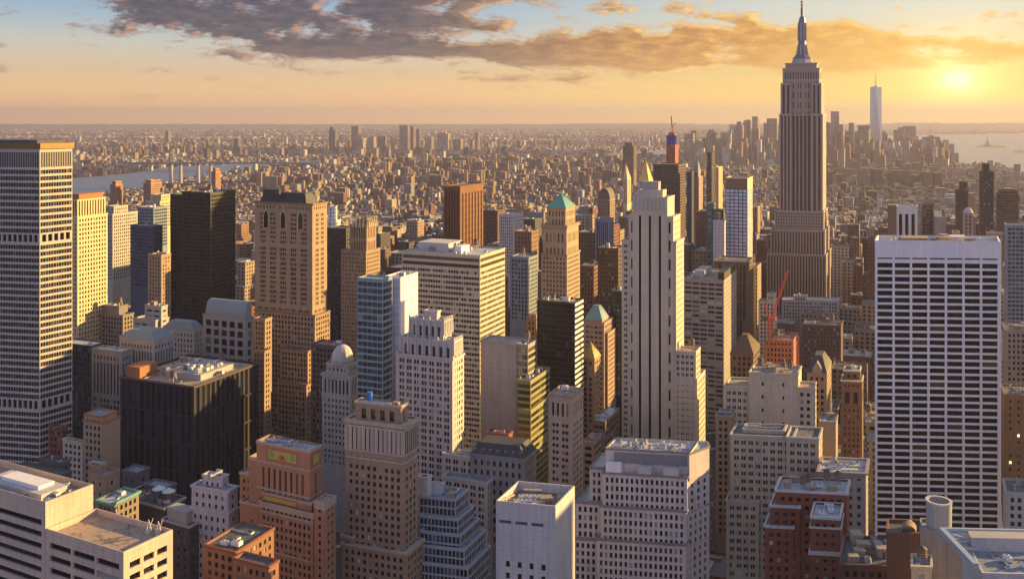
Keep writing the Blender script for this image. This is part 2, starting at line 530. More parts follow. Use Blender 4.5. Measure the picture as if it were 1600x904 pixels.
class Bld:
    """one building: outline from photo pixels at a real distance, grown into walls with recessed windows"""
    def __init__(self, name, label, D, xr, cat='office building', mat=None, st=None, rst=None, ys=None, ya=None, gl=None, roofc=(.16, .15, .15), lm=None, yb=904, trim=None, group=None, indiv=None):
        self.C = np.array((wx(xr, D), D))
        ys = YAW if ys is None else ys
        ya = YAW if ya is None else ya
        self.s = np.array((math.cos(R(ys)), -math.sin(R(ys))))
        self.a = np.array((math.sin(R(ya)), math.cos(R(ya))))
        self.ys, self.ya = ys, ya
        self.D = D
        self.root = empty(name, (self.C[0], self.C[1], 0), label, cat, group)
        self.w = MB(); self.roofs = {}; self.panes = []
        self.mat = mat; self.st = st or S(); self.rst = rst
        self.gl = gl or glass(); self.roofc = roofc; self.trim = trim
        self.yb = yb; self.lm = lm or label; self.rects = []; self.k = 0
        self.indiv = indiv
        self.foot = []

    # --- placing
    def P(self, u, v):
        return tuple(self.s * u + self.a * v)

    def u(self, x, v=0.0):
        k = kx(x); s, a, C = self.s, self.a, self.C
        return (k * (C[1] + v * a[1]) - C[0] - v * a[0]) / (s[0] - k * s[1])

    def v(self, x, u=0.0, v0=0.0):
        k = kx(x); s, a, C = self.s, self.a, self.C
        d = (k * (C[1] + u * s[1]) - C[0] - u * s[0]) / (a[0] - k * a[1])
        return d

    def z(self, y, u=0.0, v=0.0):
        return zy(y, self.C[1] + u * self.s[1] + v * self.a[1])

    # --- walls
    def facade(self, p0, p1, z0, z1, st):
        p0 = np.array(p0, float); p1 = np.array(p1, float)
        d = p1 - p0; L = np.linalg.norm(d)
        if L < .05: return
        d /= L
        n = np.array((d[1], -d[0]))
        w = self.w

        def pt(a, z, o=0.0):
            q = p0 + d * a - n * o
            return (q[0], q[1], z)
        if st is BLANK or st is None or L < st['mg'] * 2 + 1.2 or z1 - z0 < min(st['ch'] * .8, 2.2):
            w.quad(pt(0, z0), pt(L, z0), pt(L, z1), pt(0, z1)); return
        zt = z1 - st['top']
        rows = max(1, int(round((zt - z0) / st['ch']))) if st['hf'] < .99 else 1
        rh = (zt - z0) / rows
        cols = max(1, int(round((L - 2 * st['mg']) / st['cw'])))
        pitch = (L - 2 * st['mg']) / cols
        iv = []
        for i in range(cols):
            c0 = st['mg'] + i * pitch
            g = st['grp']
            ww = pitch * st['wf']
            if g == 1:
                iv.append((c0 + (pitch - ww) / 2, c0 + (pitch + ww) / 2))
            else:
                gap = min(.45, ww * .12)
                each = (ww - gap * (g - 1)) / g
                for j in range(g):
                    a = c0 + (pitch - ww) / 2 + j * (each + gap)
                    iv.append((a, a + each))
        rec = st['rec']
        gl = st['gl'] or self.gl
        w.quad(pt(0, zt), pt(L, zt), pt(L, z1), pt(0, z1))
        for r in range(rows):
            b0 = z0 + r * rh
            if st['hf'] >= .99: c0, c1 = b0, b0 + rh
            else: c0 = b0 + rh * st['lo']; c1 = c0 + rh * st['hf']
            if c0 - b0 > .01: w.quad(pt(0, b0), pt(L, b0), pt(L, c0), pt(0, c0))
            if b0 + rh - c1 > .01: w.quad(pt(0, c1), pt(L, c1), pt(L, b0 + rh), pt(0, b0 + rh))
            x = 0.0
            for (a, b) in iv:
                w.quad(pt(x, c0), pt(a, c0), pt(a, c1), pt(x, c1))
                w.quad(pt(a, c0), pt(a, c0, rec), pt(a, c1, rec), pt(a, c1))
                w.quad(pt(b, c0, rec), pt(b, c0), pt(b, c1), pt(b, c1, rec))
                w.quad(pt(a, c0), pt(b, c0), pt(b, c0, rec), pt(a, c0, rec))
                w.quad(pt(a, c1, rec), pt(b, c1, rec), pt(b, c1), pt(a, c1))
                q = p0 + d * (a + b) / 2 - n * rec
                self.panes.append((q[0], q[1], (c0 + c1) / 2, b - a, c1 - c0, math.atan2(d[1], d[0]), gl))
                x = b
            w.quad(pt(x, c0), pt(L, c0), pt(L, c1), pt(x, c1))

    def wallstack(self, p0, p1, z0, z1, st, zones):
        if zones:
            for (a, b, s2) in zones:
                if b - a > .05: self.facade(p0, p1, a, b, s2)
        else:
            self.facade(p0, p1, z0, z1, st)

    def tier(self, xl, xr, yt, v0=0.0, v1=20.0, st=None, rst=None, cor=.35, para=.9, zones=None, z0=None, left=False, roof=True, ch=.9, yb=None):
        """xl, xr: edges of the front wall in photo pixels; yt: its top; v0, v1: how far back it starts and ends"""
        e = self.k * .07; self.k += 1
        ul, ur = self.u(xl, v0), self.u(xr, v0)
        xe = xr
        if isinstance(v1, str):
            xe = float(v1[1:]); v1 = self.v(xe, ur)
        z1 = self.z(yt, ur, v0)
        poly = [self.P(ul + e, v0 + e), self.P(ur - e, v0 + e), self.P(ur - e, v1 - e), self.P(ul + e, v1 - e)]
        zs = []
        if zones:
            for (ya_, yb_, s2) in zones:
                zs.append((self.z(yb_, ur, v0), self.z(ya_, ur, v0), s2))
        self.poly(poly, 0 if z0 is None else z0, z1, st, rst, cor, para, zs, left, roof, ch, self.z(yb or self.yb, ur, v0) - 12)
        self.rects.append((xl, max(xr, xe), yt))
        for q in poly: self.foot.append(q)
        return ul + e, ur - e, v0 + e, v1 - e, z1

    def poly(self, poly, z0, z1, st=None, rst=None, cor=.35, para=.9, zones=None, left=False, roof=True, ch=.9, zb=0, faces=(0, 1)):
        st = self.st if st is None else st
        rst = rst or self.rst or st
        n = len(poly)
        zb = max(z0, min(zb, z1 - 3))
        if zones:
            zones = [(max(a, zb), b, s2) for (a, b, s2) in zones if b > zb]
            lo = min(a for a, b, s2 in zones)
            if lo > zb + .1: zones.append((zb, lo, st))
            zones.sort()
            hi = max(b for a, b, s2 in zones)
            if hi < z1 - .05: zones.append((hi, z1, BLANK))
        for i in range(n):
            p, q = poly[i], poly[(i + 1) % n]
            s2 = st if i == 0 else rst
            if zb > z0 + .1: self.facade(p, q, z0, zb, BLANK)
            if i in faces or (left and i == n - 1): self.wallstack(p, q, zb, z1, s2, zones)
            else: self.facade(p, q, zb, z1, BLANK)
        # parapet and roof
        c = np.mean(np.array(poly), axis=0)
        inn = []
        for q in poly:
            dv = np.array(q) - c; l = np.linalg.norm(dv)
            inn.append(tuple(c + dv * max(.3, (l - .75) / l)))
        if roof:
            for i in range(n):
                a, b, b2, a2 = poly[i], poly[(i + 1) % n], inn[(i + 1) % n], inn[i]
                self.w.quad((*a, z1), (*b, z1), (*b2, z1), (*a2, z1), 1)
                self.w.quad((*b2, z1 - para), (*a2, z1 - para), (*a2, z1), (*b2, z1))
            rr = MB(); rr.face([(*q, z1 - para) for q in inn]); self.roofs[round(z1, 2)] = rr.build('roof', [rooftop(self.roofc)], self.root)
        if cor:                                     # projecting cornice or coping
            out = []
            for q in poly:
                dv = np.array(q) - c; l = np.linalg.norm(dv)
                out.append(tuple(c + dv * (l + cor * 1.41) / l))
            for i in range(n):
                a, b, b2, a2 = poly[i], poly[(i + 1) % n], out[(i + 1) % n], out[i]
                t0, t1 = z1 - ch - .1, z1 + .004
                self.w.quad((*a2, t0), (*b2, t0), (*b2, t1), (*a2, t1), 1)
                self.w.quad((*a2, t1), (*b2, t1), (*b, t1), (*a, t1), 1)
                self.w.quad((*a, t0), (*b, t0), (*b2, t0), (*a2, t0), 1)

    def roofkit(self, t, n, kinds=('cooling_unit', 'vent_hood', 'stair_bulkhead', 'air_duct', 'cooling_tower', 'pipe_run', 'skylight', 'water_tank'), para=.9, sc=1.0, fr=(0.02, .98, .02, .98)):
        ul, ur, v0, v1, z1 = t
        U = lambda a: ul + (ur - ul) * a
        V = lambda b: v0 + (v1 - v0) * b
        pts = [self.P(U(fr[0]), V(fr[2])), self.P(U(fr[1]), V(fr[2])), self.P(U(fr[1]), V(fr[3])), self.P(U(fr[0]), V(fr[3]))]
        equip(self.roofs.get(round(z1, 2), self.root), pts, z1 - para, int(n * 2.2 + 1.5) if self.D < 700 else n, kinds, -R(self.ys), sc * (.85 if self.D < 700 else 1.0))

    def part(self, name, mb, mats):
        return mb.build(name, mats, self.root)

    def block(self, name, t, fu0, fu1, fv0, fv1, h, mat, para=.9, trim=None, ro=None):
        """a penthouse or plant room on a roof, given in fractions of that roof"""
        ul, ur, v0, v1, z1 = t
        U = lambda a: ul + (ur - ul) * a
        V = lambda b: v0 + (v1 - v0) * b
        poly = [self.P(U(fu0), V(fv0)), self.P(U(fu1), V(fv0)), self.P(U(fu1), V(fv1)), self.P(U(fu0), V(fv1))]
        b = MB()
        b.prism(poly, z1 - para, z1 - para + h - .3, 0, top=True)
        c = np.mean(np.array(poly), axis=0)
        big = [tuple(c + (np.array(q) - c) * 1.03) for q in poly]
        b.prism(big, z1 - para + h - .3, z1 - para + h, 1, bottom=True)
        return b.build(name, [mat, trim or mat], self.roofs.get(round(z1, 2), self.root))

    def hip(self, t, yp, mat, over=.4, fu=.5, fv=.5, ridge=0.0, name='pyramid_roof'):
        """hipped or pyramid roof on a tier; yp = pixel row of its peak"""
        ul, ur, v0, v1, z1 = t
        zp = self.z(yp, (ul + ur) / 2, (v0 + v1) / 2) if yp < 2000 else z1 + yp - 2000
        b = MB()
        q = [self.P(ul - over, v0 - over), self.P(ur + over, v0 - over), self.P(ur + over, v1 + over), self.P(ul - over, v1 + over)]
        cu, cv = ul + (ur - ul) * fu, v0 + (v1 - v0) * fv
        ru, rv = (ur - ul) * ridge, (v1 - v0) * ridge
        top = [self.P(cu - ru, cv - rv), self.P(cu + ru, cv - rv), self.P(cu + ru, cv + rv), self.P(cu - ru, cv + rv)]
        if ridge == 0: top = [self.P(cu - .1, cv - .1), self.P(cu + .1, cv - .1), self.P(cu + .1, cv + .1), self.P(cu - .1, cv + .1)]
        b.prism(q, z1 + .01, zp, 0, bottom=True, poly2=top)
        # standing seams
        for i in range(4):
            for k in range(1, 8):
                f = k / 8
                a = np.array(q[i]) * (1 - f) + np.array(q[(i + 1) % 4]) * f
                c = np.array(top[i]) * (1 - f) + np.array(top[(i + 1) % 4]) * f
                if np.linalg.norm(np.array(q[i]) - np.array(q[(i + 1) % 4])) > 8: b.bar((*a, z1 + .05), (*c, zp), .22)
        return self.part(name, b, [mat])

    def done(self, eq=None):
        m = self.mat
        self.w.build('wall', [m, self.trim or m], self.root)
        # windows: the largest in the picture are objects of their own, the rest one part
        k = (F * 1024 / 1600 / self.D) ** 2
        big = [p for p in self.panes if p[3] * p[4] * k >= 9.0]
        if self.indiv is False: big = []
        big.sort(key=lambda p: (-p[2], p[0]))
        sel = set(id(p) for p in big[:100]) if len(big) else set()
        rest = {}
        for p in self.panes:
            if id(p) in sel:
                link('window', pane_mesh(p[3], p[4], p[6]), self.root, (p[0], p[1], p[2]), p[5], (p[3] / round(p[3], 1), 1, p[4] / round(p[4], 1)))
            else:
                rest.setdefault(p[6].name, (p[6], []))[1].append(p)
        if rest:
            b = MB(); mats = []
            for i, (nm, (gm, lst)) in enumerate(rest.items()):
                mats.append(gm)
                for p in lst:
                    c, s = math.cos(p[5]) * p[3] / 2, math.sin(p[5]) * p[3] / 2
                    b.quad((p[0] - c, p[1] - s, p[2] - p[4] / 2), (p[0] + c, p[1] + s, p[2] - p[4] / 2), (p[0] + c, p[1] + s, p[2] + p[4] / 2), (p[0] - c, p[1] - s, p[2] + p[4] / 2), i)
            o = b.build('window_rows', mats, self.root)
            o['kind'] = 'stuff'
        if self.rects:
            x0 = min(r[0] for r in self.rects); x1 = max(r[1] for r in self.rects); y0 = min(r[2] for r in self.rects)
            HEROES.append(dict(lm=self.lm, x0=x0, x1=x1, y0=y0, D=self.D, foot=[tuple(self.C + np.array(q)) for q in self.foot], rects=self.rects))
        return self


def simple(name, label, D, tiers, mat, st=None, rst=None, cat='office building', eq=3, kinds=None, **kw):
    """a building that is only stacked tiers with rooftop kit; tiers as (xl, xr, yt, v0, v1)"""
    b = Bld(name, label, D, tiers[0][1], cat, mat, st, rst, **kw)
    ts = []
    for T in tiers:
        ts.append(b.tier(*T[:5], **(T[5] if len(T) > 5 else {})))
    if eq:
        b.roofkit(min(ts, key=lambda q: -q[4]), eq, kinds or ('cooling_unit', 'vent_hood', 'stair_bulkhead', 'air_duct', 'cooling_tower', 'pipe_run', 'water_tank', 'skylight'))
    b.ts = ts
    b.done()
    return b
# ------------------------------------------------------------------ colours
LIME = wall((.40, .33, .25)); LIMEG = wall((.40, .37, .345)); PALE = wall((.50, .47, .45)); TANB = wall((.30, .215, .15))
BROWN = wall((.21, .135, .09)); RED = wall((.20, .066, .042)); ORANGE = wall((.36, .185, .11)); GREY = wall((.26, .25, .25))
DGREY = wall((.10, .095, .10)); BLACKM = wall((.016, .013, .012), rough=.5, name='dark_cladding'); WHITE = wall((.78, .75, .76), var=.07, streak=.16, name='white_travertine')
CREAM = wall((.58, .46, .27)); BUFF = wall((.52, .43, .32)); TRAV = wall((.54, .42, .34), joint=2.4, name='travertine_panels'); PINKG = wall((.33, .24, .205))
CONC = wall((.38, .36, .35)); COPPERW = wall((.18, .076, .036)); RUST = wall((.34, .14, .06)); NAVY = wall((.06, .075, .11)); BLUEG = wall((.20, .24, .30))
M_GREEN = plain((.12, .34, .27), 'green_copper', .6); M_GREEN2 = plain((.16, .30, .30), 'verdigris', .6); M_GOLD = plain((.72, .44, .10), 'gilded_tiles', .4, .4)
M_SLATE = plain((.055, .06, .07), 'slate', .7); M_LEAD = plain((.20, .24, .27), 'lead_sheet', .6); M_CLAY = plain((.30, .13, .075), 'clay_tiles', .8)
M_ROSE = plain((.42, .10, .06), 'red_netting', .8)
G_BLUE = glass((.10, .15, .19), 'blue_curtain_wall', .05, .06, .0, .8, .7, (.34, .40, .44), (.8, 1.5)); G_GREEN = glass((.075, .085, .03), 'green_glass', .08, .15, .0, .6, .3, (.26, .25, .09), (.6, 1.6))
G_BRONZE = glass((.03, .016, .009), 'bronze_glass', .08, .1, .0, .5, .1, (.12, .06, .03)); G_NAVY = glass((.03, .04, .06), 'navy_glass', .08, .12, .0, .7, .2, (.12, .14, .2))
G_SKY = glass((.55, .63, .84), 'pale_blue_panels', .25, .0, .0, .4, .0, (.85, .86, .92), (.82, 1.12)); G_TEAL = glass((.07, .16, .19), 'teal_glass', .08, .1, .0, .8, .4, (.2, .3, .32))
G_LIGHT = glass((.022, .024, .028), 'office_glass', .12, .26, .0, .35, 0.0, (.40, .36, .30))
G_BLIND = glass((.016, .016, .018), 'apartment_glass', .14, .15, .0, .3, 0.0, (.46, .44, .42))
LG = (.46, .46, .48); DG = (.10, .10, .10); BG = (.24, .28, .34); TG = (.40, .31, .23)

PUNCH = S(3.0, 3.7, .54, .58); PUNCH2 = S(3.6, 3.8, .66, .58, grp=2); OLD = S(2.8, 3.6, .52, .60, .4); RIB = S(9, 3.8, .97, .48, .3, mg=.6)
RIBM = S(3.0, 3.8, .9, .50, .3, mg=.8); VERT = S(3.2, 3.8, .5, .72, .45); STRIP = S(3.4, 3.8, .5, .995, .5); CURT = S(1.9, 3.9, .88, .82, .12, mg=.4, top=1.0, lo=.1)
BLIND2 = S(3.6, 3.8, .68, .60, .4, grp=2, lo=.18, gl=G_BLIND)


# ================================================================== left of the picture
def banded_tower():
    b = Bld('banded_tower', 'huge pale tower of white window bands at the left edge of the view', 575, 62, 'skyscraper', wall((.46, .41, .36), var=.10), None, ys=0, ya=0, gl=glass((.022, .022, .026), 'banded_glass', .16, .06, 0, .3, 0, (.10, .09, .085)), roofc=DG, lm='huge white-banded tower', trim=plain((.20, .115, .04), 'bronze_crown', .45, .5))
    C = b.C
    dl = np.array((math.sin(R(-79)), math.cos(R(-79)))); dr = np.array((math.sin(R(32)), math.cos(R(32))))
    k = kx(113); t = (k * C[1] - C[0]) / (dr[0] - k * dr[1])
    p = [tuple(dl * 66), (0.0, 0.0), tuple(dr * t), tuple(dr * t + np.array((-12, 22))), tuple(dl * 66 + np.array((6, 34)))]
    Z = lambda y: b.z(y)
    louv = S(1.6, 30, .80, .97, .3, mg=.5, top=.3, lo=.015, gl=plain((.055, .05, .05), 'louvre_slats', .6))
    band = S(1.75, 3.95, .93, .64, .22, mg=.4, top=0.2, lo=.06)
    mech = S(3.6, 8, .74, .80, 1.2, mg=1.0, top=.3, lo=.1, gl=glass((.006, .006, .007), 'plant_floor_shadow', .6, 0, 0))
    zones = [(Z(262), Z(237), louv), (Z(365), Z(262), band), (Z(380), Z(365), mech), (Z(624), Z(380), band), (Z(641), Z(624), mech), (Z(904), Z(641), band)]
    b.poly(p, 0, Z(224), band, band, cor=.9, para=1.5, zones=zones, ch=3.2, zb=0)
    b.rects.append((-60, 113, 222)); b.foot += p
    m = MB(); q = [tuple(np.mean(np.array(p), axis=0) + (np.array(k) - np.mean(np.array(p), axis=0)) * .86) for k in p]
    m.prism(q, Z(224) - 1.5, Z(219), 0)
    b.part('plant_room', m, [DGREY])
    b.done()


banded_tower()

b = Bld('sunlit_tower', 'golden sunlit limestone tower rising just right of the huge banded tower', 760, 121, 'skyscraper', CREAM, OLD, yb=560, lm='golden limestone tower')
t1 = b.tier(98, 121, 338, 0, 'x168'); t2 = b.tier(101, 121, 312, .5, 'x165', S(2.6, 26, .5, .95, .6, mg=.6, top=.5, lo=.02))
b.block('scaffold_crown', t2, .1, .9, .1, .95, 5, RUST); b.done()

b = Bld('black_tower', 'black glass tower with flat top left of the tall brown gothic tower', 920, 318, 'skyscraper', wall((.007, .006, .006), rough=.6, name='black_cladding'), S(3.4, 3.75, .72, .6, .25, gl=glass((.010, .007, .006), 'black_glass', .12, .03, 0, .35, 0, (.03, .02, .015))), yb=520, lm='black glass tower', roofc=DG)
b.tier(266, 306, 305, 5, 'x366'); t = b.tier(284, 329, 301, 0, 'x368'); b.block('plant_room', t, .3, .5, .3, .6, 4, BROWN); b.roofkit(t, 4); b.done()

b = Bld('gothic_tower', 'tall brown gothic office tower with dark hipped crown and golden sunlit side', 717, 488, 'skyscraper', TANB, S(2.9, 3.7, .56, .6, .5), yb=700, lm='tall brown gothic tower', trim=BROWN)
arch = S(7.4, 60, .42, .96, 1.0, mg=4.0, top=3, lo=.02, gl=glass((.05, .042, .038), 'tall_arched_glazing', .3, .0, 0))
g1 = b.tier(398, 488, 318, 0, 'x511', zones=[(318, 330, S(2.9, 4, .4, .5, .3)), (330, 385, S(8.6, 3.7, .52, .60, .7, grp=3, mg=3)), (385, 480, S(8.6, 3.7, .56, .62, .9, grp=3, mg=3)), (480, 700, S(5.8, 3.7, .62, .55, .5, grp=3, mg=2))], rst=S(4.6, 3.7, .16, .3, .2), ch=1.5, cor=.6)
g2 = b.tier(402, 492, 492, -1.5, 'x516'); g3 = b.tier(437, 481, 548, -9, 5); g4 = b.tier(432, 479, 600, -15, 3)
m = MB(); ul, ur, v0, v1, z1 = g1
m.prism([b.P(ul + 3, v0 + 1), b.P(ur - 6, v0 + 1), b.P(ur - 6, v1 - 2), b.P(ul + 3, v1 - 2)], z1 - .9, z1 + 7, 0, poly2=[b.P(ul + 6, v0 + 5), b.P(ur - 10, v0 + 5), b.P(ur - 10, v1 - 5), b.P(ul + 6, v1 - 5)])
m.box(*sorted((ul + 14, ul + 26)), 8, 14, z1 + 6, z1 + 10)
b.part('hipped_roof', m, [plain((.03, .028, .028), 'dark_roof_metal', .6)])
for i in range(3):                                   # tall arched recesses of the crown
    m = MB(); uc = ul + (ur - ul) * (.2 + .3 * i); zb_ = z1 - 20
    pr = [b.P(uc - 3.0, v0 - .02), b.P(uc + 3.0, v0 - .02)]
    pts = [(*b.P(uc - 2.4, v0 - .06), zb_), (*b.P(uc + 2.4, v0 - .06), zb_), (*b.P(uc + 2.4, v0 - .06), zb_ + 9), (*b.P(uc + 1.5, v0 - .06), zb_ + 12), (*b.P(uc, v0 - .06), zb_ + 14), (*b.P(uc - 1.5, v0 - .06), zb_ + 12), (*b.P(uc - 2.4, v0 - .06), zb_ + 9)]
    m.face(pts, 0)
    for q0, q1 in zip(pts, pts[1:] + pts[:1]): m.bar(q0, q1, .5, 1)
    b.part('arched_window', m, [glass(), BUFF])
b.done()

b = Bld('stepped_annex', 'low brown stepped block glowing orange beside the foot of the gothic tower', 690, 414, mat=TANB, st=OLD, yb=680, lm='orange-lit stepped annex')
b.tier(386, 413, 548, -6, 'x423'); b.tier(396, 414, 498, 0, 'x425'); b.done()

b = Bld('dark_slab', 'dark slab tower squeezed between gothic tower and brown spiky tower', 920, 541, 'skyscraper', BLACKM, S(2.6, 3.7, .7, .6, gl=G_NAVY), yb=560, lm='narrow dark slab', roofc=DG)
b.tier(511, 541, 357, 0, 'x560'); b.done()

b = Bld('spiky_tower', 'brown art deco tower with sunlit spiky crown behind the blue glass tower', 860, 573, 'skyscraper', TANB, S(2.5, 3.7, .45, .55, .5), yb=560, lm='brown spiky-crowned tower')
t = b.tier(533, 572, 392, 0, 'x594'); t2 = b.tier(546, 573, 352, 2, 'x588', S(2.6, 14, .4, .8, .6, top=1)); t3 = b.tier(556, 573, 341, 5, 'x582')
ul, ur, v0, v1, z1 = t2
for f in (0, .2, .4, .6, .8, 1.0):
    for (pu, pv) in ((ul + (ur - ul) * f, v0), (ur, v0 + (v1 - v0) * f)):
        m = MB(); q = b.P(pu, pv); m.ring(q[0], q[1], 1.3, .1, z1 - 2, z1 + 7.5, 6, 0); b.part('pinnacle', m, [CREAM])
b.done()

b = Bld('blue_glass_tower', 'blue glass tower with bright white sunlit side wall', 560, 598, 'office tower', wall((.23, .30, .33), name='mullion_metal'), S(3.2, 3.9, .93, .66, .12, mg=.4, top=1.5, lo=.16), gl=G_BLUE, yb=660, lm='blue glass tower', roofc=LG)
ga = b.tier(558, 598, 436, 0, 'x613', cor=.1)
b.mat = b.mat; b.done()
b = Bld('white_slab', 'narrow white slab tower with blank sunlit side joined behind the blue glass tower', 572, 626, 'office tower', WHITE, S(4.2, 3.9, .86, .9, .08, mg=.6, top=1, lo=.05, gl=G_SKY), S(7, 7.8, .10, .2, .2, mg=3), yb=660, lm='white slab beside the blue glass', roofc=LG)
t = b.tier(600, 626, 433, 0, 'x653', cor=.1); b.roofkit(t, 3); b.done()

b = Bld('ribbon_block', 'wide beige office slab with long ribbon windows and sunlit striped side', 660, 750, 'office tower', BUFF, S(14, 3.75, .985, .5, .35, mg=.5, top=.8, lo=.2, gl=G_LIGHT), S(40, 3.75, .97, .46, .5, mg=.8, top=.8, lo=.2), yb=720, lm='beige ribbon-window slab', roofc=LG)
dk = S(60, 4.2, .99, .55, .5, mg=.3, top=.5, lo=.22, gl=glass((.05, .036, .028), 'brown_band', .4, 0, 0))
seg = S(2.0, 3.75, .86, .5, .35, mg=.5, top=.3, lo=.2, gl=G_LIGHT)
t = b.tier(628, 750, 399, 0, 'x789', zones=[(401, 422, dk), (422, 720, seg)], cor=.2)
b.block('plant_room', t, .1, .5, .3, .8, 6, PALE); b.block('plant_room', t, .62, .7, .2, .5, 5, WHITE); b.roofkit(t, 5); b.done()

b = Bld('deco_tower', 'grey-white stepped art deco tower with paired windows and box on top', 520, 707, 'skyscraper', wall((.49, .435, .395)), S(5.0, 3.8, .66, .62, .45, grp=2, lo=.18, gl=G_BLIND), S(3.0, 3.8, .56, .6, .4, gl=G_BLIND), yb=800, lm='grey stepped deco tower', roofc=BG, trim=PALE)
bu = S(4.2, 9.0, .40, .62, 1.0, mg=1.0, top=2.2, lo=.2)
d1 = b.tier(619, 707, 560, 0, 'x725', cor=.5); d2 = b.tier(626, 708, 533, 1.2, 'x721', bu, bu, cor=.7); d3 = b.tier(640, 693, 501, 5, 'x706', bu, bu, cor=.5); d4 = b.tier(662, 683, 486, 10, 'x689', BLANK, BLANK)
for t, n in ((d2, 7), (d3, 5)):
    ul, ur, v0, v1, z1 = t
    for i in range(n + 1):                             # fluted piers that rise above each setback
        for q in (b.P(ul + (ur - ul) * i / n, v0 - .35), b.P(ur + .35, v0 + (v1 - v0) * i / n)):
            m = MB(); m.ring(q[0], q[1], .8, .5, z1 - 8, z1 + 1.6, 6, 0); b.part('pier_cap', m, [PALE])
ds = b.tier(690, 745, 715, -5, 'x757', z0=0); b.tier(690, 762, 754, -13, 'x779'); b.roofkit(ds, 1); b.roofkit(d2, 2); b.done()

# copper brown finned tower
def floor_strip():
    m, t, b = principled('copper_window_strip')
    p = t.new('ShaderNodeNewGeometry').outputs['Position']; x, y, z = t.sep(p)
    f = t.m('LESS_THAN', t.m('FRACT', t.m('DIVIDE', z, 7.6)), .35)
    t.l.new(t.mix(f, (.02, .012, .008), (.16, .065, .03)), b.inputs['Base Color']); b.inputs['Roughness'].default_value = .4
    return m


fin = S(4.0, 3.8, .40, .995, 1.2, mg=1.5, top=4, lo=.0, gl=glass((.05, .03, .02), 'spandrel_strip', .4, 0, 0))
b = Bld('copper_tower', 'copper-brown tower with upright fins beyond the beige ribbon slab', 1100, 719, 'skyscraper', COPPERW, fin, S(8.0, 300, .52, .995, .9, mg=2.0, top=9, lo=0, gl=floor_strip()), yb=420, lm='copper-brown finned tower', roofc=DG)
b.tier(693, 719, 291, 0, 'x755'); b.done()

b = Bld('green_pyramid_tower', 'brown classical tower capped by a bright green copper pyramid', 800, 886, 'skyscraper', wall((.35, .26, .175)), S(3.0, 3.7, .5, .55, .4), yb=500, lm='green pyramid tower', trim=TANB)
bigarch = S(9, 14, .34, .72, .8, mg=2, top=2, lo=.15)
p1 = b.tier(845.5, 886, 398, 0, 'x906', cor=.8); p2 = b.tier(848, 885.5, 352, .8, 'x904', S(3.4, 12, .36, .62, .6, mg=2, top=5, lo=.2), S(3.4, 12, .36, .62, .6, mg=2, top=5, lo=.2), cor=1.3, ch=2.5)
p3 = b.tier(854, 884, 325, 2.5, 'x899', S(3.2, 7, .4, .6, .5, top=2), cor=.7)
b.hip(p3, 301, M_GREEN, .5); b.done()

b = Bld('black_front_tower', 'black office slab with white striped sunlit side below the green pyramid', 640, 898, 'office tower', BLACKM, S(2.0, 3.6, .88, .80, .1, mg=.3, top=1, lo=.1, gl=glass((.016, .014, .014), 'black_curtain_wall', .14, .03, 0, .2, 0, (.08, .07, .06))), yb=640, lm='black slab with striped side', roofc=TG)
t = b.tier(839, 898, 473, 0, 'x911', cor=0.15, rst=S(50, 3.7, .98, .5, .5, mg=.3, top=.6, gl=G_BRONZE)); b.roofkit(t, 4)
ul, ur, v0, v1, z1 = t
m = MB()                                               # pale spandrels of the sunlit side
for i in range(38):
    z = z1 - .6 - i * 3.72
    m.prism([b.P(ur + .02, v0 + .1), b.P(ur + .32, v0 + .1), b.P(ur + .32, v1 - .1), b.P(ur + .02, v1 - .1)], z - 1.75, z, 0, bottom=True)
b.part('spandrel_bands', m, [WHITE])['kind'] = 'stuff'
b.done()

# grey blank wall building with green glass corner
simple('blank_wall_block', 'grey building with broad blank wall and green glass corner', 560, [(751, 807, 537, 0, 16, dict(st=BLANK)), (806, 825, 538, .6, 'x838', dict(st=S(4, 3.8, .9, .6, .2, mg=.3, gl=G_GREEN), rst=S(30, 3.8, .97, .6, .2, mg=.2, gl=G_GREEN)))], wall((.30, .285, .29), joint=3.0, name='concrete_panels'), eq=4, yb=720, lm='grey blank-walled block', roofc=TG)
simple('green_glass_block', 'yellow-green glass block stepping down beside the grey blank wall', 548, [(808, 829, 594, 0, 'x859'), (808, 829.5, 640, -3, 'x856')], wall((.26, .24, .11)), S(16, 3.8, .97, .6, .2, mg=.2, gl=G_GREEN), eq=2, yb=760, lm='green glass block')
simple('small_beige_tower', 'small beige tower with columned top and golden right side', 480, [(857, 894, 619, 0, 'x911', dict(zones=[(621, 628, S(2.4, 2, .4, .5)), (628, 655, S(2.4, 8, .45, .8, .6, lo=.1, top=.3)), (655, 800, S(4.4, 3.5, .66, .5, grp=2, gl=G_BLIND))], rst=S(3.0, 3.5, .42, .5)))], wall((.40, .29, .22)), eq=3, yb=800, lm='small beige columned tower', trim=TANB, roofc=TG)

b = Bld('rose_tower', 'slender pinkish tower with pale green pyramid roof', 720, 944, 'office tower', PINKG, S(3.6, 3.9, .72, .45), yb=650, lm='pink tower with pale green pyramid', rst=PUNCH)
t = b.tier(912, 944, 504, 0, 'x958'); t2 = b.tier(914, 941, 500, 1.2, 'x951'); b.tier(914, 950, 520, 3, 'x963')
b.hip(t2, 476, M_GREEN2, .3, ridge=.16); b.done()
b = Bld('yellow_gable_tower', 'small brown tower with pointed yellow roof in front of the pink tower', 660, 929, mat=TANB, st=PUNCH, yb=660, lm='yellow-roofed small tower')
t = b.tier(908, 929, 560, 0, 'x938'); b.hip(t, 534, plain((.42, .32, .09), 'yellow_metal_roof', .5), .2, ridge=.02); b.done()
simple('brown_lowrise', 'brown block with pale flat roof below the yellow-roofed small tower', 575, [(926, 946, 658, 0, 'x968'), (926, 945, 684, -4, 'x962')], BROWN, RIBM, eq=1, yb=760, roofc=LG)
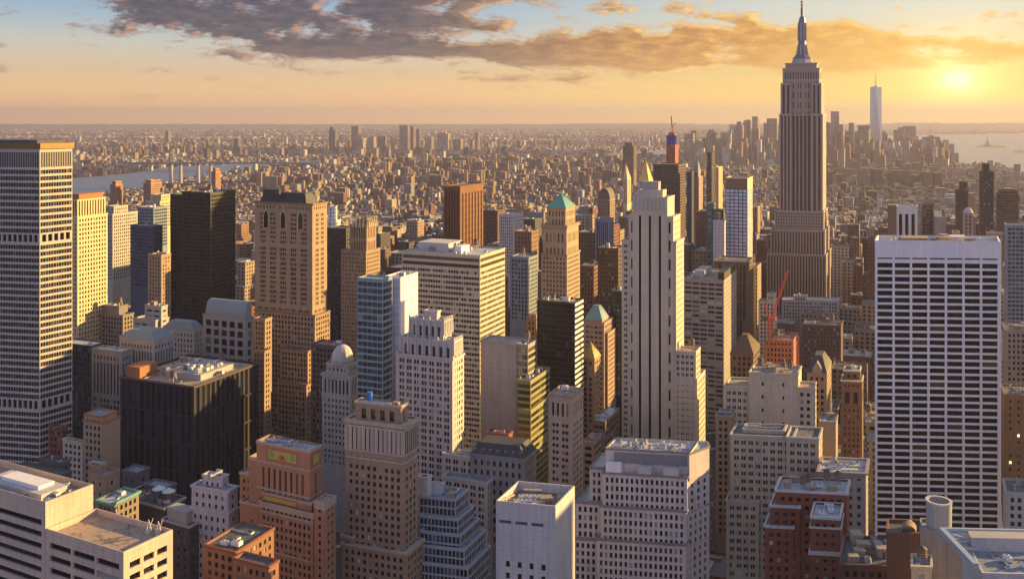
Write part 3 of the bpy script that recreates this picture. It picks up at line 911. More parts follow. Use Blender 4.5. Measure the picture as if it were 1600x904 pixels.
simple('brown_lowrise', 'narrow brown block right beside the small beige tower', 520, [(911, 927, 690, 0, 'x940')], TANB, RIBM, eq=1, yb=790)

# ================================================================== centre: the tall striped limestone tower
LS = wall((.53, .45, .35), var=.16)
b = Bld('striped_tower', 'tall grey limestone tower with three long dark upright stripes', 600, 1043, 'skyscraper', LS, S(3.0, 3.75, .62, .52, .4, mg=.9, grp=2), ys=15, yb=720, lm='tall three-striped limestone tower', trim=PALE, roofc=TG)
st3 = S(5.8, 200, .235, .995, .85, mg=1.6, top=.3, lo=0, gl=glass((.012, .012, .014), 'dark_stripe', .2, 0, 0))
s2 = b.tier(982, 1052, 338, 1.2, 'x1063', S(3.0, 12, .4, .6, .5, mg=.8, top=2), S(3.4, 3.75, .3, .4, .3), cor=.2)
s1 = b.tier(988, 1043, 308, 0, 'x1054', zones=[(337, 720, st3)], rst=S(3.6, 3.75, .3, .35, .3), cor=.2)
s3 = b.tier(971, 1057, 377, 1.8, 'x1069', S(3.1, 3.75, .6, .5, .4, mg=.9, grp=2), S(3.0, 3.75, .35, .45, .3), cor=.3)
ul, ur, v0, v1, z1 = s1
for i in range(9):                                     # stubby crown piers
    m = MB(); q = b.P(ul + 1 + (ur - ul - 2) * i / 8, v0 - .3); m.box(q[0] - .45, q[0] + .45, q[1] - .3, q[1] + .3, z1 - 8, z1 + .8); b.part('crown_pier', m, [PALE])
s0 = b.tier(995, 1036, 297, 5, 'x1042', BLANK, BLANK, cor=.1)
b.roofkit(s0, 3, ('cooling_unit', 'cooling_tower', 'air_duct')); b.block('plant_room', s0, .15, .8, .2, .8, 6, CONC)
w1 = b.tier(1052, 1088, 549, 2.4, 16, S(3.2, 3.75, .62, .52, .4, grp=2), cor=.2); w2 = b.tier(1050, 1090, 592, 2.2, 'x1103', S(3.3, 3.75, .62, .52, .4, grp=2), cor=.2)
b.roofkit(w1, 1); b.done()

# ================================================================== beyond the striped tower
simple('dark_slab', 'plain dark brown slab tower right behind the striped limestone tower', 1300, [(1021, 1060, 257, 0, 'x1071')], wall((.085, .06, .055)), S(3, 3.7, .5, .5, gl=G_NAVY), cat='skyscraper', eq=0, yb=400, lm='plain dark brown slab')
b = Bld('tower_under_construction', 'round-topped red and blue netted tower under construction', 1700, 1056, 'skyscraper', M_ROSE, S(3.0, 3.7, .3, .7, .3), yb=280, lm='red and blue construction tower')
t = b.tier(1041, 1055, 226, 0, 'x1060'); ul, ur, v0, v1, z1 = t
c = b.P((ul + ur) / 2, (v0 + v1) / 2); r = (ur - ul) * .62
m = MB(); m.ring(c[0], c[1], r, r * 1.08, z1 - 1, b.z(212), 16, 0, True, True); b.part('blue_netting', m, [plain((.05, .06, .28), 'blue_netting', .8)])
m = MB(); m.ring(c[0], c[1], r * .8, r * .55, b.z(212), b.z(207), 16, 0); b.part('crown', m, [M_ROSE])
m = MB(); m.bar((c[0], c[1], b.z(208)), (c[0] - 2, c[1], b.z(181)), 1.6); m.bar((c[0] - 1, c[1], b.z(200)), (c[0] + 5, c[1], b.z(192)), 1.0); b.part('crane_mast', m, [plain((.65, .22, .06), 'orange_crane_paint')]); b.done()
b = Bld('gold_pyramid_tower', 'tower with steep golden pyramid roof peeking over the striped tower', 1900, 1014, 'skyscraper', BUFF, OLD, yb=300, lm='golden pyramid')
t = b.tier(998, 1014, 283, 0, 'x1020'); b.hip(t, 249, M_GOLD, .2); b.done()
b = Bld('clock_spire_tower', 'slender pale tower ending in a pointed spire, left of the white-blue grid tower', 1350, 1092, 'skyscraper', PINKG, S(3, 3.7, .4, .995, .6, top=2), S(3, 3.7, .4, .5), yb=420, lm='slender spire tower')
t = b.tier(1083, 1092, 276, 0, 'x1098'); t2 = b.tier(1084, 1091, 268, 1, 'x1095'); b.hip(t2, 240, M_LEAD, .2)
m = MB(); c = b.P((t2[0] + t2[1]) / 2, (t2[2] + t2[3]) / 2); m.ring(c[0], c[1], .9, .1, b.z(244), b.z(233), 8, 0, True, True); b.part('finial', m, [M_GOLD]); b.done()
simple('dark_slab', 'thin dark blue tower immediately left of the slender spire tower', 1300, [(1073, 1081, 268, 0, 'x1084')], NAVY, S(3, 3.7, .6, .6, gl=G_NAVY), cat='skyscraper', eq=0, yb=470, lm='thin dark blue tower')
simple('thin_dark_tower', 'thin dark tower with black cap above the teal glass tower', 2000, [(1104, 1112, 262, 0, 'x1117'), (1105, 1112, 238, .5, 'x1116')], wall((.05, .04, .035)), S(3, 3.7, .6, .6), cat='skyscraper', eq=0, yb=330, lm='thin black-capped tower')
simple('sunlit_slab', 'narrow golden slab just right of the thin black-capped tower', 1800, [(1118, 1123, 261, 0, 'x1129')], CREAM, OLD, cat='apartment building', eq=0, yb=330)
b = Bld('grid_tower', 'pale blue and white gridded tower with brown cap beside the stepped giant tower', 1000, 1168, 'apartment tower', CREAM, S(4.6, 3.5, .97, .80, .12, mg=.3, top=.2, lo=.1, gl=G_SKY), S(2.6, 3.4, .25, .35, .2), yb=420, lm='white-blue grid tower')
t = b.tier(1134, 1168, 278, 0, 'x1176', zones=[(278, 296, BLANK), (296, 408, S(4.6, 3.5, .97, .80, .12, mg=.3, top=.2, lo=.1, gl=G_SKY))]); ul, ur, v0, v1, z1 = t
m = MB(); m.prism([b.P(ul, v0 - .3), b.P(ur - .4, v0 - .3), b.P(ur - .4, v0 + .02), b.P(ul, v0 + .02)], z1 - 11.5, z1 - .8, 0, bottom=True); b.part('brown_cap', m, [BROWN])
m = MB()                                               # dark mullion grid over the pale panels
for k in range(6): q = b.P(ul + (ur - ul - .4) * k / 5, v0 - .15); m.box(q[0] - .35, q[0] + .35, q[1] - .12, q[1] + .12, b.z(410), z1 - 11.6)
for k in range(21):
    z = z1 - 12 - k * 3.7; m.prism([b.P(ul, v0 - .12), b.P(ur - .4, v0 - .12), b.P(ur - .4, v0 + .03), b.P(ul, v0 + .03)], z - .45, z + .45, 0, bottom=True)
b.part('mullion_grid', m, [wall((.07, .085, .12), name='dark_mullions')])['kind'] = 'stuff'
b.done()
simple('pale_slab', 'plain pale pink slab between the teal glass and the grid tower', 985, [(1114, 1132, 345, 0, 8, dict(st=S(3, 3.6, .2, .3)))], PALE, eq=1, yb=430)
simple('teal_tower', 'teal glass tower left of the white-blue grid tower', 1025, [(1104, 1113, 318, 0, 'x1118'), (1108, 1128, 328, 6, 20)], wall((.09, .13, .15)), S(3, 3.6, .85, .7, .1, gl=G_TEAL), cat='office tower', eq=1, yb=470, lm='teal glass tower')
b = Bld('brown_base_tower', 'dark brown tower with upright windows standing below the grid tower', 930, 1167, 'office tower', wall((.14, .085, .055)), S(3.4, 20, .5, .9, .6, mg=1, top=2, lo=.05), PUNCH, yb=540, lm='dark brown tower under the grid tower')
t = b.tier(1115, 1167, 410, 0, 'x1177'); b.roofkit(t, 4); b.done()
b = Bld('curved_band_block', 'grey office block with rows of dark bands right of the striped tower', 800, 1131, 'office block', wall((.31, .28, .26)), S(6.4, 3.8, .86, .5, .35, mg=.6, lo=.2, gl=G_LIGHT), S(3, 3.7, .3, .5, .3), yb=680, lm='grey dark-banded block', roofc=TG)
t = b.tier(1068, 1131, 438, 0, 'x1151'); b.block('plant_room', t, .2, .45, .2, .7, 6, CONC); b.block('plant_room', t, .84, .99, .05, .9, 7, BLACKM); b.roofkit(t, 4); b.done()


# ================================================================== the tallest tower
def strip_mat():
    """dark window strip crossed by brownish spandrels, floor by floor"""
    m, t, b = principled('window_strip')
    z = t.sep(t.new('ShaderNodeNewGeometry').outputs['Position'])[2]
    f = t.m('FRACT', t.m('DIVIDE', z, 3.75))
    n = t.noise(t.new('ShaderNodeNewGeometry').outputs['Position'], .5, 2)
    c = t.mix(t.m('LESS_THAN', f, .42), t.mix(n, (.008, .007, .008), (.035, .028, .028)), (.06, .038, .032))
    t.l.new(c, b.inputs['Base Color']); b.inputs['Roughness'].default_value = .35
    return m


def tallest():
    ES = wall((.35, .275, .235), var=.10)
    b = Bld('stepped_skyscraper', 'tallest stepped stone skyscraper with silver mast and needle antenna', 1150, 1283, 'skyscraper', ES, None, yb=480, lm='tallest stepped skyscraper', ys=14, trim=LIMEG)
    gl = strip_mat()
    stp = lambda n, mg=1.0, wf=.5: S(n, 300, wf, .995, .8, mg=mg, top=2.5, lo=0, gl=gl)
    fl = lambda cw=2.9: S(cw, 3.75, .5, .62, .7, mg=1.0, top=2.0, lo=.2, gl=gl)
    tb = b.tier(1198, 1291, 398, -8, 62, stp(3.4), fl()); b.tier(1204, 1289, 360, -5, 56, stp(3.4), fl())
    b.tier(1210, 1287, 330, -3, 54, fl(), fl())
    for (a, c) in ((1217, 1237), (1267, 1286)):         # two flanks and a recessed centre
        b.tier(a, c, 178, 0, 44, stp(4.6, 1.2, .52), S(4, 3.7, .2, .3, .2), cor=.3, left=True)
    b.tier(1236, 1268, 178, 4.5, 44, stp(4.6, .3, .62), fl(), cor=0)
    for (a, c) in ((1219, 1237), (1267, 1284)): b.tier(a, c, 130, 1.5, 41, stp(4.4, 1.0, .52), S(4, 3.7, .2, .3, .2), cor=.3, left=True)
    b.tier(1236, 1268, 126, 5.5, 41, stp(4.6, .3, .62), fl(), cor=0)
    t = b.tier(1222, 1281, 106, 5.5, 37, S(3.0, 12, .42, .7, .8, mg=2, top=2.5, lo=.1, gl=gl), cor=.6)
    t = b.tier(1226, 1277, 98, 9, 34, BLANK, BLANK, cor=.8)
    ul, ur, v0, v1, z1 = t
    c = b.P((ul + ur) / 2, (v0 + v1) / 2)
    Z = lambda y: b.z(y, (ul + ur) / 2, (v0 + v1) / 2)
    k = 1170 / F
    silver = plain((.17, .18, .22), 'brushed_aluminium', .4, .55)
    m = MB(); m.ring(c[0], c[1], 17 * k, 14 * k, z1 - .8, Z(92), 8, 0, True, True); m.ring(c[0], c[1], 15.0 * k, 10 * k, Z(92), Z(86), 8, 1, True, True)
    b.part('observation_deck', m, [LIMEG, silver])
    m = MB()
    n = 32
    prof = [(9.5, 87), (7.2, 78), (6.6, 66), (6.6, 40), (5.8, 32), (4.2, 27.5), (1.8, 25)]
    for (r0, y0), (r1, y1) in zip(prof, prof[1:]): m.ring(c[0], c[1], r0 * k * .88, r1 * k * .88, Z(y0), Z(y1), n, 0, y1 == 25)
    for q in range(8):                                  # buttress wings of the mast
        a = q * math.pi / 4 + .2; dx, dy = math.cos(a), math.sin(a)
        m.bar((c[0] + dx * 9.5 * k, c[1] + dy * 9.5 * k, Z(90)), (c[0] + dx * 6.0 * k, c[1] + dy * 6.0 * k, Z(70)), 1.5, 1)
        m.bar((c[0] + dx * 6.3 * k, c[1] + dy * 6.3 * k, Z(64)), (c[0] + dx * 6.0 * k, c[1] + dy * 6.0 * k, Z(36)), 1.1, 1)
    b.part('mooring_mast', m, [silver, LIMEG])
    m = MB()
    for (r0, r1, y0, y1) in ((2.2, 1.9, 26, 12), (1.3, 1.1, 12, -2), (.7, .3, -2, -22)): m.ring(c[0], c[1], r0 * k, r1 * k, Z(y0), Z(y1), 10, 0, True, True)
    for y in (20, 15, 9, 4): m.ring(c[0], c[1], 2.8 * k, 2.8 * k, Z(y), Z(y - 1), 10, 0, True, True)
    b.part('antenna', m, [plain((.16, .17, .20), 'antenna_steel', .5, .4)])
    b.done()


tallest()


# ================================================================== right: white gridded tower
def gridded():
    b = Bld('gridded_tower', 'white travertine office tower with wide dark window grid', 534, 1563, 'skyscraper', WHITE, None, ys=4, ya=23.8, gl=glass((.007, .006, .007), 'dark_office_glass', .12, .05, .0, .2, 0, (.10, .05, .02)), lm='white tower with dark window grid', roofc=TG)
    u0, u1 = b.u(1367), 0.0
    g = S((u1 - u0 - 1.6) / 7, 3.93, .87, .68, .5, mg=.8, top=.1, lo=.14)
    slit = S((u1 - u0 - 1.6) / 7, 3.93, .87, .30, .6, mg=.8, top=.2, lo=.5)
    t = b.tier(1367, 1563, 377, 0, 26, zones=[(378, 402, BLANK), (402, 410, slit), (410, 960, g)], rst=BLANK, cor=.15, para=3.0)
    b.roofkit((t[0] + 4, t[1] - 6, 3, 24, t[4] - 2.1), 6, ('cooling_unit', 'cooling_tower', 'air_duct', 'stair_bulkhead', 'pipe_run'), sc=1.2)
    b.block('plant_room', t, .22, .42, .3, .8, 3.6, TANB, 3.0); b.block('plant_room', t, .55, .72, .45, .9, 4, PALE, 3.0)
    m = MB()                                            # flared buttress along the right edge
    z = t[4]; P = lambda u, v: b.P(u, v)
    n = 16
    for i in range(n):
        f0, f1 = i / n, (i + 1) / n
        o = lambda f: .35 + 9 * max(0, f - .72) ** 2 * 9
        za, zc = z * (1 - f0), z * (1 - f1)
        a0, a1 = P(.03, .5), P(.03 + o(f0), .5); c0, c1 = P(.03, .5), P(.03 + o(f1), .5)
        d0, d1 = P(.03, 4.5), P(.03 + o(f0), 4.5); e0, e1 = P(.03, 4.5), P(.03 + o(f1), 4.5)
        m.quad((*c0, zc), (*c1, zc), (*a1, za), (*a0, za)); m.quad((*c1, zc), (*e1, zc), (*d1, za), (*a1, za)); m.quad((*e1, zc), (*e0, zc), (*d0, za), (*d1, za))
    b.part('flared_edge', m, [WHITE])
    b.done()


gridded()
b = Bld('white_column_tower', 'small tower with white upright columns peeking above the white gridded tower', 900, 1433, 'office tower', wall((.62, .60, .60)), S(5.0, 60, .55, .9, 1.2, mg=.8, top=3, lo=.02, gl=glass((.012, .012, .014), 'dark_stripe', .2, 0, 0)), ys=8, yb=400, lm='white-columned tower')
t = b.tier(1401, 1433, 322, 0, 18); b.roofkit(t, 2)
m = MB(); u0, u1 = b.u(1387), b.u(1401) - .05; m.prism([b.P(u0, .2), b.P(u1, .2), b.P(u1, 17), b.P(u0, 17)], 0, b.z(321)); b.part('side_wall', m, [BROWN]); b.done()
simple('brown_block', 'plain brown block just right of the white-columned tower', 1000, [(1440, 1459, 318, 0, 16)], wall((.16, .11, .09)), PUNCH, eq=1, yb=400, ys=8)
simple('grey_block', 'grey block with sunlit right edge, second right of the white-columned tower', 1060, [(1459, 1475, 327, 0, 'x1478')], GREY, PUNCH, eq=1, yb=400)
simple('dark_condo_tower', 'dark stepped apartment tower behind the right half of the white gridded tower', 1300, [(1493, 1513, 297, 0, 16), (1499, 1512, 284, 2, 14)], wall((.10, .075, .065)), S(3, 3.4, .5, .5), cat='apartment tower', eq=0, yb=400, ys=8, lm='dark stepped apartment tower')
b = Bld('domed_block', 'brown block with small round dome between two dark towers', 950, 1521, mat=PINKG, st=PUNCH, yb=400, ys=8)
t = b.tier(1505, 1521, 333, 0, 12); c = b.P((t[0] + t[1]) / 2, 6); m = MB()
for i in range(6): m.ring(c[0], c[1], 4.6 * math.cos(i * .26), 4.6 * math.cos((i + 1) * .26), t[4] - .9 + 6 * math.sin(i * .26), t[4] - .9 + 6 * math.sin((i + 1) * .26), 16)
b.part('dome', m, [PALE]); b.done()
simple('dark_spire_tower', 'tall dark slim tower with notched top at right, behind the white gridded tower', 1250, [(1531, 1553, 268, 0, 16), (1535, 1546, 256, 1, 12)], wall((.06, .05, .048)), S(3, 3.5, .55, .55), cat='apartment tower', eq=0, yb=400, ys=8, lm='tall dark notched tower')
simple('bronze_glass_tower', 'bronze glass tower right of the tall dark notched tower', 1350, [(1557, 1592, 302, 0, 20), (1560, 1590, 297, 2, 16)], wall((.14, .09, .07)), S(3.2, 3.6, .8, .6, .2, gl=G_BRONZE), cat='office tower', eq=1, yb=420, ys=8, lm='bronze glass tower')
simple('blue_grey_tower', 'blue-grey glass tower cut by the right edge of the view', 800, [(1572, 1640, 352, 0, 20)], BLUEG, S(3.2, 3.6, .8, .6, .2, gl=G_NAVY), cat='office tower', eq=1, yb=560, ys=8)
simple('grey_edge_block', 'grey block with small windows right beside the white gridded tower', 650, [(1571, 1640, 517, 0, 24)], wall((.27, .22, .20)), PUNCH, eq=3, yb=640, ys=8)
simple('brown_edge_block', 'dark brown block with lit windows right of the white gridded tower', 560, [(1569, 1640, 618, 0, 24)], BROWN, S(4.4, 4, .3, .4, gl=glass((.02, .018, .018), 'dim_glass', .15, .2, .04)), eq=5, yb=740, ys=8)
simple('roof_block', 'low roof with white tanks at right edge below the brown block', 440, [(1572, 1660, 772, 0, 18), (1576, 1660, 838, -8, 0)], CONC, PUNCH, eq=4, yb=900, ys=8)
# ================================================================== foreground, left to right
def travertine():
    b = Bld('travertine_block', 'cream travertine office block with long dark bands in bottom left corner', 330, 193, 'office block', TRAV, None, ys=28, ya=30, gl=glass((.012, .012, .015), 'dark_ribbon', .1, .03, 0), lm='cream travertine block', roofc=(.42, .30, .22), trim=TRAV)
    def bays(W): return S(W, 4.1, .93, .42, .8, mg=2.2, top=4.6, lo=.25)
    front = S(14.5, 4.1, .91, .50, .8, mg=1.6, top=3.2, lo=.2); side = S(6.2, 4.1, .76, .50, .8, mg=1.8, top=3.2, lo=.2)
    lo = b.tier(71.6, 193, 862, 0, 'x270', front, side, cor=.0, para=2.2)
    up = b.tier(-90, 71, 784, .0, 'x146', S(26, 4.1, .95, .50, .8, mg=1.5, top=5.6, lo=.2), BLANK, cor=.0, para=2.6)
    ul, ur, v0, v1, z1 = up
    b.block('plant_room', up, .35, .88, .18, .72, 2.8, PALE, 2.6); b.block('plant_room', up, .45, .8, .3, .62, 4.2, WHITE, 2.6)
    b.roofkit((ul + (ur - ul) * .35, ur, v0, v1, z1 - 1.7), 9, ('cooling_unit', 'air_duct', 'vent_hood', 'cooling_tower'), sc=.75)
    m = MB()                                             # twin gin poles for window cleaning
    for k, q in enumerate((b.P(-9, lo[3] - 3), b.P(-5, lo[3] - 2.2))):
        z = lo[4] - 2.2
        m.bar((q[0] - 1, q[1], z), (q[0], q[1], z + 5), .3); m.bar((q[0] + 1.4, q[1], z), (q[0], q[1], z + 5), .3); m.bar((q[0], q[1], z + 1), (q[0] + 2, q[1] - 1, z + 6), .22); m.ring(q[0], q[1], 1.0, 1.0, z, z + 1.1, 10)
    b.part('window_cleaning_rig', m, [PALE])
    m = MB(); q = [b.P(ur + .02, v0 + 5.0), b.P(ur + .10, v0 + 5.0), b.P(ur + .10, v0 + 6.0), b.P(ur + .02, v0 + 6.0)]
    m.prism(q, lo[4] - 2.2, lo[4], 0); b.part('door', m, [M_DARKM])
    b.done()


travertine()

b = Bld('dark_granite_block', 'bulky dark granite office block with cluttered sunlit roof', 560, 303, 'office block', wall((.026, .021, .026), name='dark_granite'), S(4.4, 15.5, .62, .94, .5, mg=1.2, top=1.2, lo=.03, gl=glass((.014, .018, .030), 'dark_bay_glass', .10, .04, 0, .5, 0, (.05, .055, .07))), lm='bulky dark granite block', roofc=TG, trim=wall((.10, .07, .068)), yb=800)
t = b.tier(188, 303, 603, 0, 'x404', cor=.5, para=1.4)
b.block('plant_room', t, .03, .22, .05, .3, 7, RUST, 1.4); b.block('plant_room', t, .38, .86, .25, .75, 3.5, LIMEG, 1.4)
b.roofkit((t[0] + (t[1] - t[0]) * .38, t[0] + (t[1] - t[0]) * .86, t[2] + (t[3] - t[2]) * .25, t[2] + (t[3] - t[2]) * .75, t[4] + 3.0), 7, ('air_duct', 'cooling_unit'), sc=.9)
b.roofkit(t, 9); b.done()

# buildings behind the dark granite block
b = Bld('mansard_block', 'grey classical block with low grey mansard roof behind the dark granite block', 640, 240, mat=LIMEG, st=S(2.7, 3.8, .42, .5, .4), yb=640, lm='front grey mansard block')
t = b.tier(187, 240, 531, 0, 'x273', zones=[(533, 549, S(2.7, 4, .4, .45)), (549, 572, S(2.4, 9.5, .5, .85, .6, lo=.1, top=.2)), (572, 640, S(2.7, 3.8, .42, .5, .4))]); b.hip(t, 513, M_LEAD, .5, ridge=.30, name='mansard_roof'); b.done()
b = Bld('mansard_block', 'taller grey block with mansard roof touching the black tower base', 700, 303, mat=LIMEG, st=S(2.9, 3.8, .42, .6, .4), yb=620, lm='rear grey mansard block')
t = b.tier(255, 303, 517, 0, 'x318'); b.hip(t, 500, M_LEAD, .5, ridge=.32, name='mansard_roof'); b.done()
simple('grey_stepped_block', 'pale grey stepped block with white roof boxes behind the grey mansards', 740, [(208, 243, 500, 0, 'x264'), (226, 252, 478, 4, 'x262')], CONC, S(8, 4, .8, .35), eq=4, yb=570, roofc=LG)
simple('brown_stepped_block', 'brown-grey block with pale rooftop plant left of the pale stepped block', 770, [(158, 192, 492, 0, 'x209'), (162, 186, 478, 3, 'x200', dict(st=BLANK))], wall((.20, .165, .15)), PUNCH, eq=4, yb=570, roofc=LG)
b = Bld('arched_roof_block', 'grey block with blue-grey curved roof and big square windows', 670, 384, mat=wall((.27, .25, .25)), st=S(6.5, 6.4, .66, .68, .7, mg=1.5, top=3), yb=620, lm='curved-roof grey block')
t = b.tier(317, 384, 497, 0, 'x396'); ul, ur, v0, v1, z1 = t; m = MB()
n = 10
for i in range(n):
    a0, a1 = math.pi / 2 * i / n, math.pi / 2 * (i + 1) / n
    f = lambda a: (v0 + .3 + (v1 - v0) * .6 * (1 - math.cos(a)), z1 - .6 + 11 * math.sin(a))
    (va, za), (vb, zb) = f(a0), f(a1)
    m.quad((*b.P(ul + 2, va), za), (*b.P(ur - 1, va), za), (*b.P(ur - 1, vb), zb), (*b.P(ul + 2, vb), zb))
    for uu in (ur - 1, ul + 2):
        q = [(*b.P(uu, va), z1 - .8), (*b.P(uu, vb), z1 - .8), (*b.P(uu, vb), zb), (*b.P(uu, va), za)]
        m.face(q if uu == ur - 1 else q[::-1])
vt = v0 + .3 + (v1 - v0) * .6; zt = z1 - .6 + 11
m.prism([b.P(ul + 2, vt), b.P(ur - 1, vt), b.P(ur - 1, v1 - .5), b.P(ul + 2, v1 - .5)], z1 - .8, zt)
b.part('curved_roof', m, [M_LEAD]); b.done()
simple('column_block', 'dim grey block with tall upright windows right of the huge banded tower foot', 620, [(143, 189, 549, 0, 10, dict(zones=[(551, 568, S(3, 3.6, .4, .5)), (568, 620, S(3, 18, .45, .94, .5, lo=.03, top=.2)), (620, 700, PUNCH)]))], GREY, eq=3, yb=700, roofc=LG)
simple('dark_edge_block', 'near-black glass slab in shade behind the huge banded tower', 700, [(96, 143, 540, 0, 14)], BLACKM, S(3, 3.7, .8, .7, gl=G_NAVY), eq=1, yb=690, roofc=LG)

b = Bld('domed_tower', 'grey tower with white colonnade and pale dome left of the blue glass', 600, 548, mat=LIMEG, st=S(2.9, 3.7, .45, .5, .4), yb=700, lm='pale domed tower')
t = b.tier(503, 548, 588, 0, 'x566', zones=[(589, 594, S(2.9, 3, .3, .4)), (594, 619, S(2.6, 9.5, .5, .9, .9, lo=.05, top=.2)), (619, 700, S(2.9, 3.7, .45, .5, .4))], ch=1.4, cor=.7)
t2 = b.tier(510, 545, 570, 1.6, 'x560', S(2.6, 4, .45, .5, .5), cor=.5)
c = b.P((t2[0] + t2[1]) / 2, (t2[2] + t2[3]) / 2); r = (t2[1] - t2[0]) * .42; m = MB()
m.ring(c[0], c[1], r * 1.08, r * 1.08, t2[4] - .8, t2[4] + 2, 12, 1)
for i in range(7): m.ring(c[0], c[1], r * math.cos(i * .21), r * math.cos((i + 1) * .21), t2[4] + 2 + 9 * math.sin(i * .21), t2[4] + 2 + 9 * math.sin((i + 1) * .21), 12)
b.part('dome', m, [PALE, LIMEG]); b.done()
simple('brown_dome_neighbour', 'dark brown block with pinkish roof left of the pale domed tower', 650, [(486, 530, 541, 0, 'x548')], wall((.12, .085, .075)), PUNCH, eq=3, yb=700, roofc=(.30, .16, .13))

# red deco tower
b = Bld('deco_brick_tower', 'orange brick art deco tower with colourful faience panels near its top', 420, 484, 'skyscraper', ORANGE, S(3.4, 3.7, .55, .52, .35, grp=2, gl=G_BLIND), ys=27, lm='orange brick deco tower', trim=LIME, roofc=LG)
orv = S(3.4, 14, .42, .94, .7, mg=2.4, top=.4, lo=.03, gl=glass((.05, .05, .055), 'tall_window_bay', .15, .1, 0))
sidev = S(2.8, 3.7, .42, .5, .35)
f1 = b.tier(401, 484, 704, 6, 'x503', zones=[(704, 741, BLANK), (741, 784, orv)], rst=BLANK, cor=.25)
b.tier(388, 412, 718, 8, 26, zones=[(718, 780, BLANK)], cor=.3); b.tier(374, 395, 741, 10, 30, sidev, cor=.3)
f2 = b.tier(408, 487, 786, 3.5, 'x500', BLANK, cor=.2); b.tier(374, 411, 790, 6, 24, zones=[(790, 804, BLANK), (804, 904, S(9, 3.7, .1, .4, .3))])
f3 = b.tier(404, 490, 802, 1.2, 'x506', S(2.5, 3.6, .52, .58, .35, gl=G_BLIND), sidev, cor=.3)
f4 = b.tier(489, 508, 786, 0, 'x527', sidev, sidev, cor=.3)
ul, ur, v0, v1, z1 = f1
def panel(u0, u1, v, za, zb, parts, side=False):
    m = MB()
    Q = (lambda a: b.P(ur + .1, a)) if side else (lambda a: b.P(a, v))
    def rect(a, c, d, e, o, mi):
        n = b.P(o, 0) if side else b.P(0, -o)
        p, q = Q(a), Q(c)
        m.quad((p[0] + n[0], p[1] + n[1], d), (q[0] + n[0], q[1] + n[1], d), (q[0] + n[0], q[1] + n[1], e), (p[0] + n[0], p[1] + n[1], e), mi)
    rect(u0, u1, za, zb, .10, 1)
    rect(u0 + .7, u1 - .7, za + .6, zb - .6, .16, 0)
    w = u1 - u0; h = zb - za
    if parts:
        for k in (.16, .84): rect(u0 + w * (k - .06), u0 + w * (k + .06), za + h * .25, zb - h * .2, .20, 2)
        for k in range(7):
            a = math.pi * k / 6
            m.bar((*(np.array(Q(u0 + w / 2 + w * .12 * math.cos(a))) + np.array(b.P(0, -.3))), za + h * .22 + h * .4 * math.sin(a)), (*(np.array(Q(u0 + w / 2 + w * .05 * math.cos(a))) + np.array(b.P(0, -.3))), za + h * .22 + h * .2 * math.sin(a)), .3, 1)
        rect(u0 + w * .45, u0 + w * .55, za + h * .2, za + h * .45, .22, 1)
    return b.part('faience_panel', m, [plain((.42, .36, .10), 'ochre_glaze', .4), plain((.42, .11, .05), 'red_glaze', .4), plain((.16, .34, .10), 'green_glaze', .4)])
def belt(t, za, zb, mat, o=.14):
    ul_, ur_, v0_, v1_, z_ = t
    m = MB(); m.prism([b.P(ul_ - o, v0_ - o), b.P(ur_ + o, v0_ - o), b.P(ur_ + o, v1_), b.P(ul_ - o, v1_)], za, zb, 0, bottom=True)
    b.part('stone_band', m, [mat])
for z_ in (f1[4] - 9.4, f1[4] - 21.5): belt(f1, z_, z_ + .7, LIME)
belt(f3, f3[4] - 2.6, f3[4] - .9, LIME); belt(f3, f3[4] - 4.6, f3[4] - 3.9, LIME); belt(f4, f4[4] - 3.4, f4[4] - .8, LIME); belt(f3, f3[4] - 22, f3[4] - 21.3, LIME)
W = ur - ul
panel(ul + W * .20, ul + W * .78, v0, z1 - 7.6, z1 - 2.2, True); panel(v0 + (v1 - v0) * .15, v0 + (v1 - v0) * .8, 0, z1 - 7.6, z1 - 2.2, False, True)
ul2, ur2, v02, v12, z2 = f2
panel(ul2 + 1.0, ul2 + (ur2 - ul2) * .72, v02, z2 - 3.6, z2 - .8, False)
b.roofkit(f1, 7, ('cooling_unit', 'cooling_tower', 'vent_hood', 'air_duct'), sc=.7); b.roofkit(f4, 1, ('vent_hood',), sc=.6); b.done()
simple('brick_annex', 'low orange brick annex with dark roof at the foot of the deco tower', 372, [(319, 368, 861, 0, 24), (364, 420, 884, -4, 'x436')], wall((.22, .11, .07)), S(3.0, 3.6, .48, .56, gl=G_BLIND), eq=3, roofc=DG, ys=25, trim=RED)
simple('white_classical_block', 'small pale blue-white classical block left of the orange brick deco tower', 450, [(297, 357, 800, 0, 'x373'), (299, 356, 766, 1, 'x372', dict(cor=.6)), (316, 347, 745, 5, 'x358')], wall((.48, .47, .50)), S(3.4, 4.4, .38, .48, .4), eq=1, roofc=BG, ys=20, lm='small pale classical block', trim=PALE)
b = Bld('dark_brick_block', 'dark brick block with two white-capped water tanks behind the travertine block', 470, 256, mat=wall((.075, .068, .072)), st=S(4.5, 4, .3, .4), roofc=DG, lm='dark brick block with tanks', trim=CONC, ys=28)
t = b.tier(186, 256, 793, 0, 'x290', BLANK, BLANK, cor=.3); t2 = b.tier(252, 296, 822, -9, 'x318', cor=.3)
for f in (.62, .84):
    m = MB(); q = b.P(t[0] + (t[1] - t[0]) * f, t[2] + (t[3] - t[2]) * .55); z = t[4] - .9
    m.ring(q[0], q[1], 3.0, 3.0, z, z + 5.2, 16, 0); m.ring(q[0], q[1], 3.3, .3, z + 5.2, z + 7, 16, 1, True, True); b.part('water_tank', m, [DGREY, M_WHITE])
b.roofkit(t, 4, sc=.8); b.block('plant_room', t2, .1, .8, .2, .9, 6, CONC); b.done()
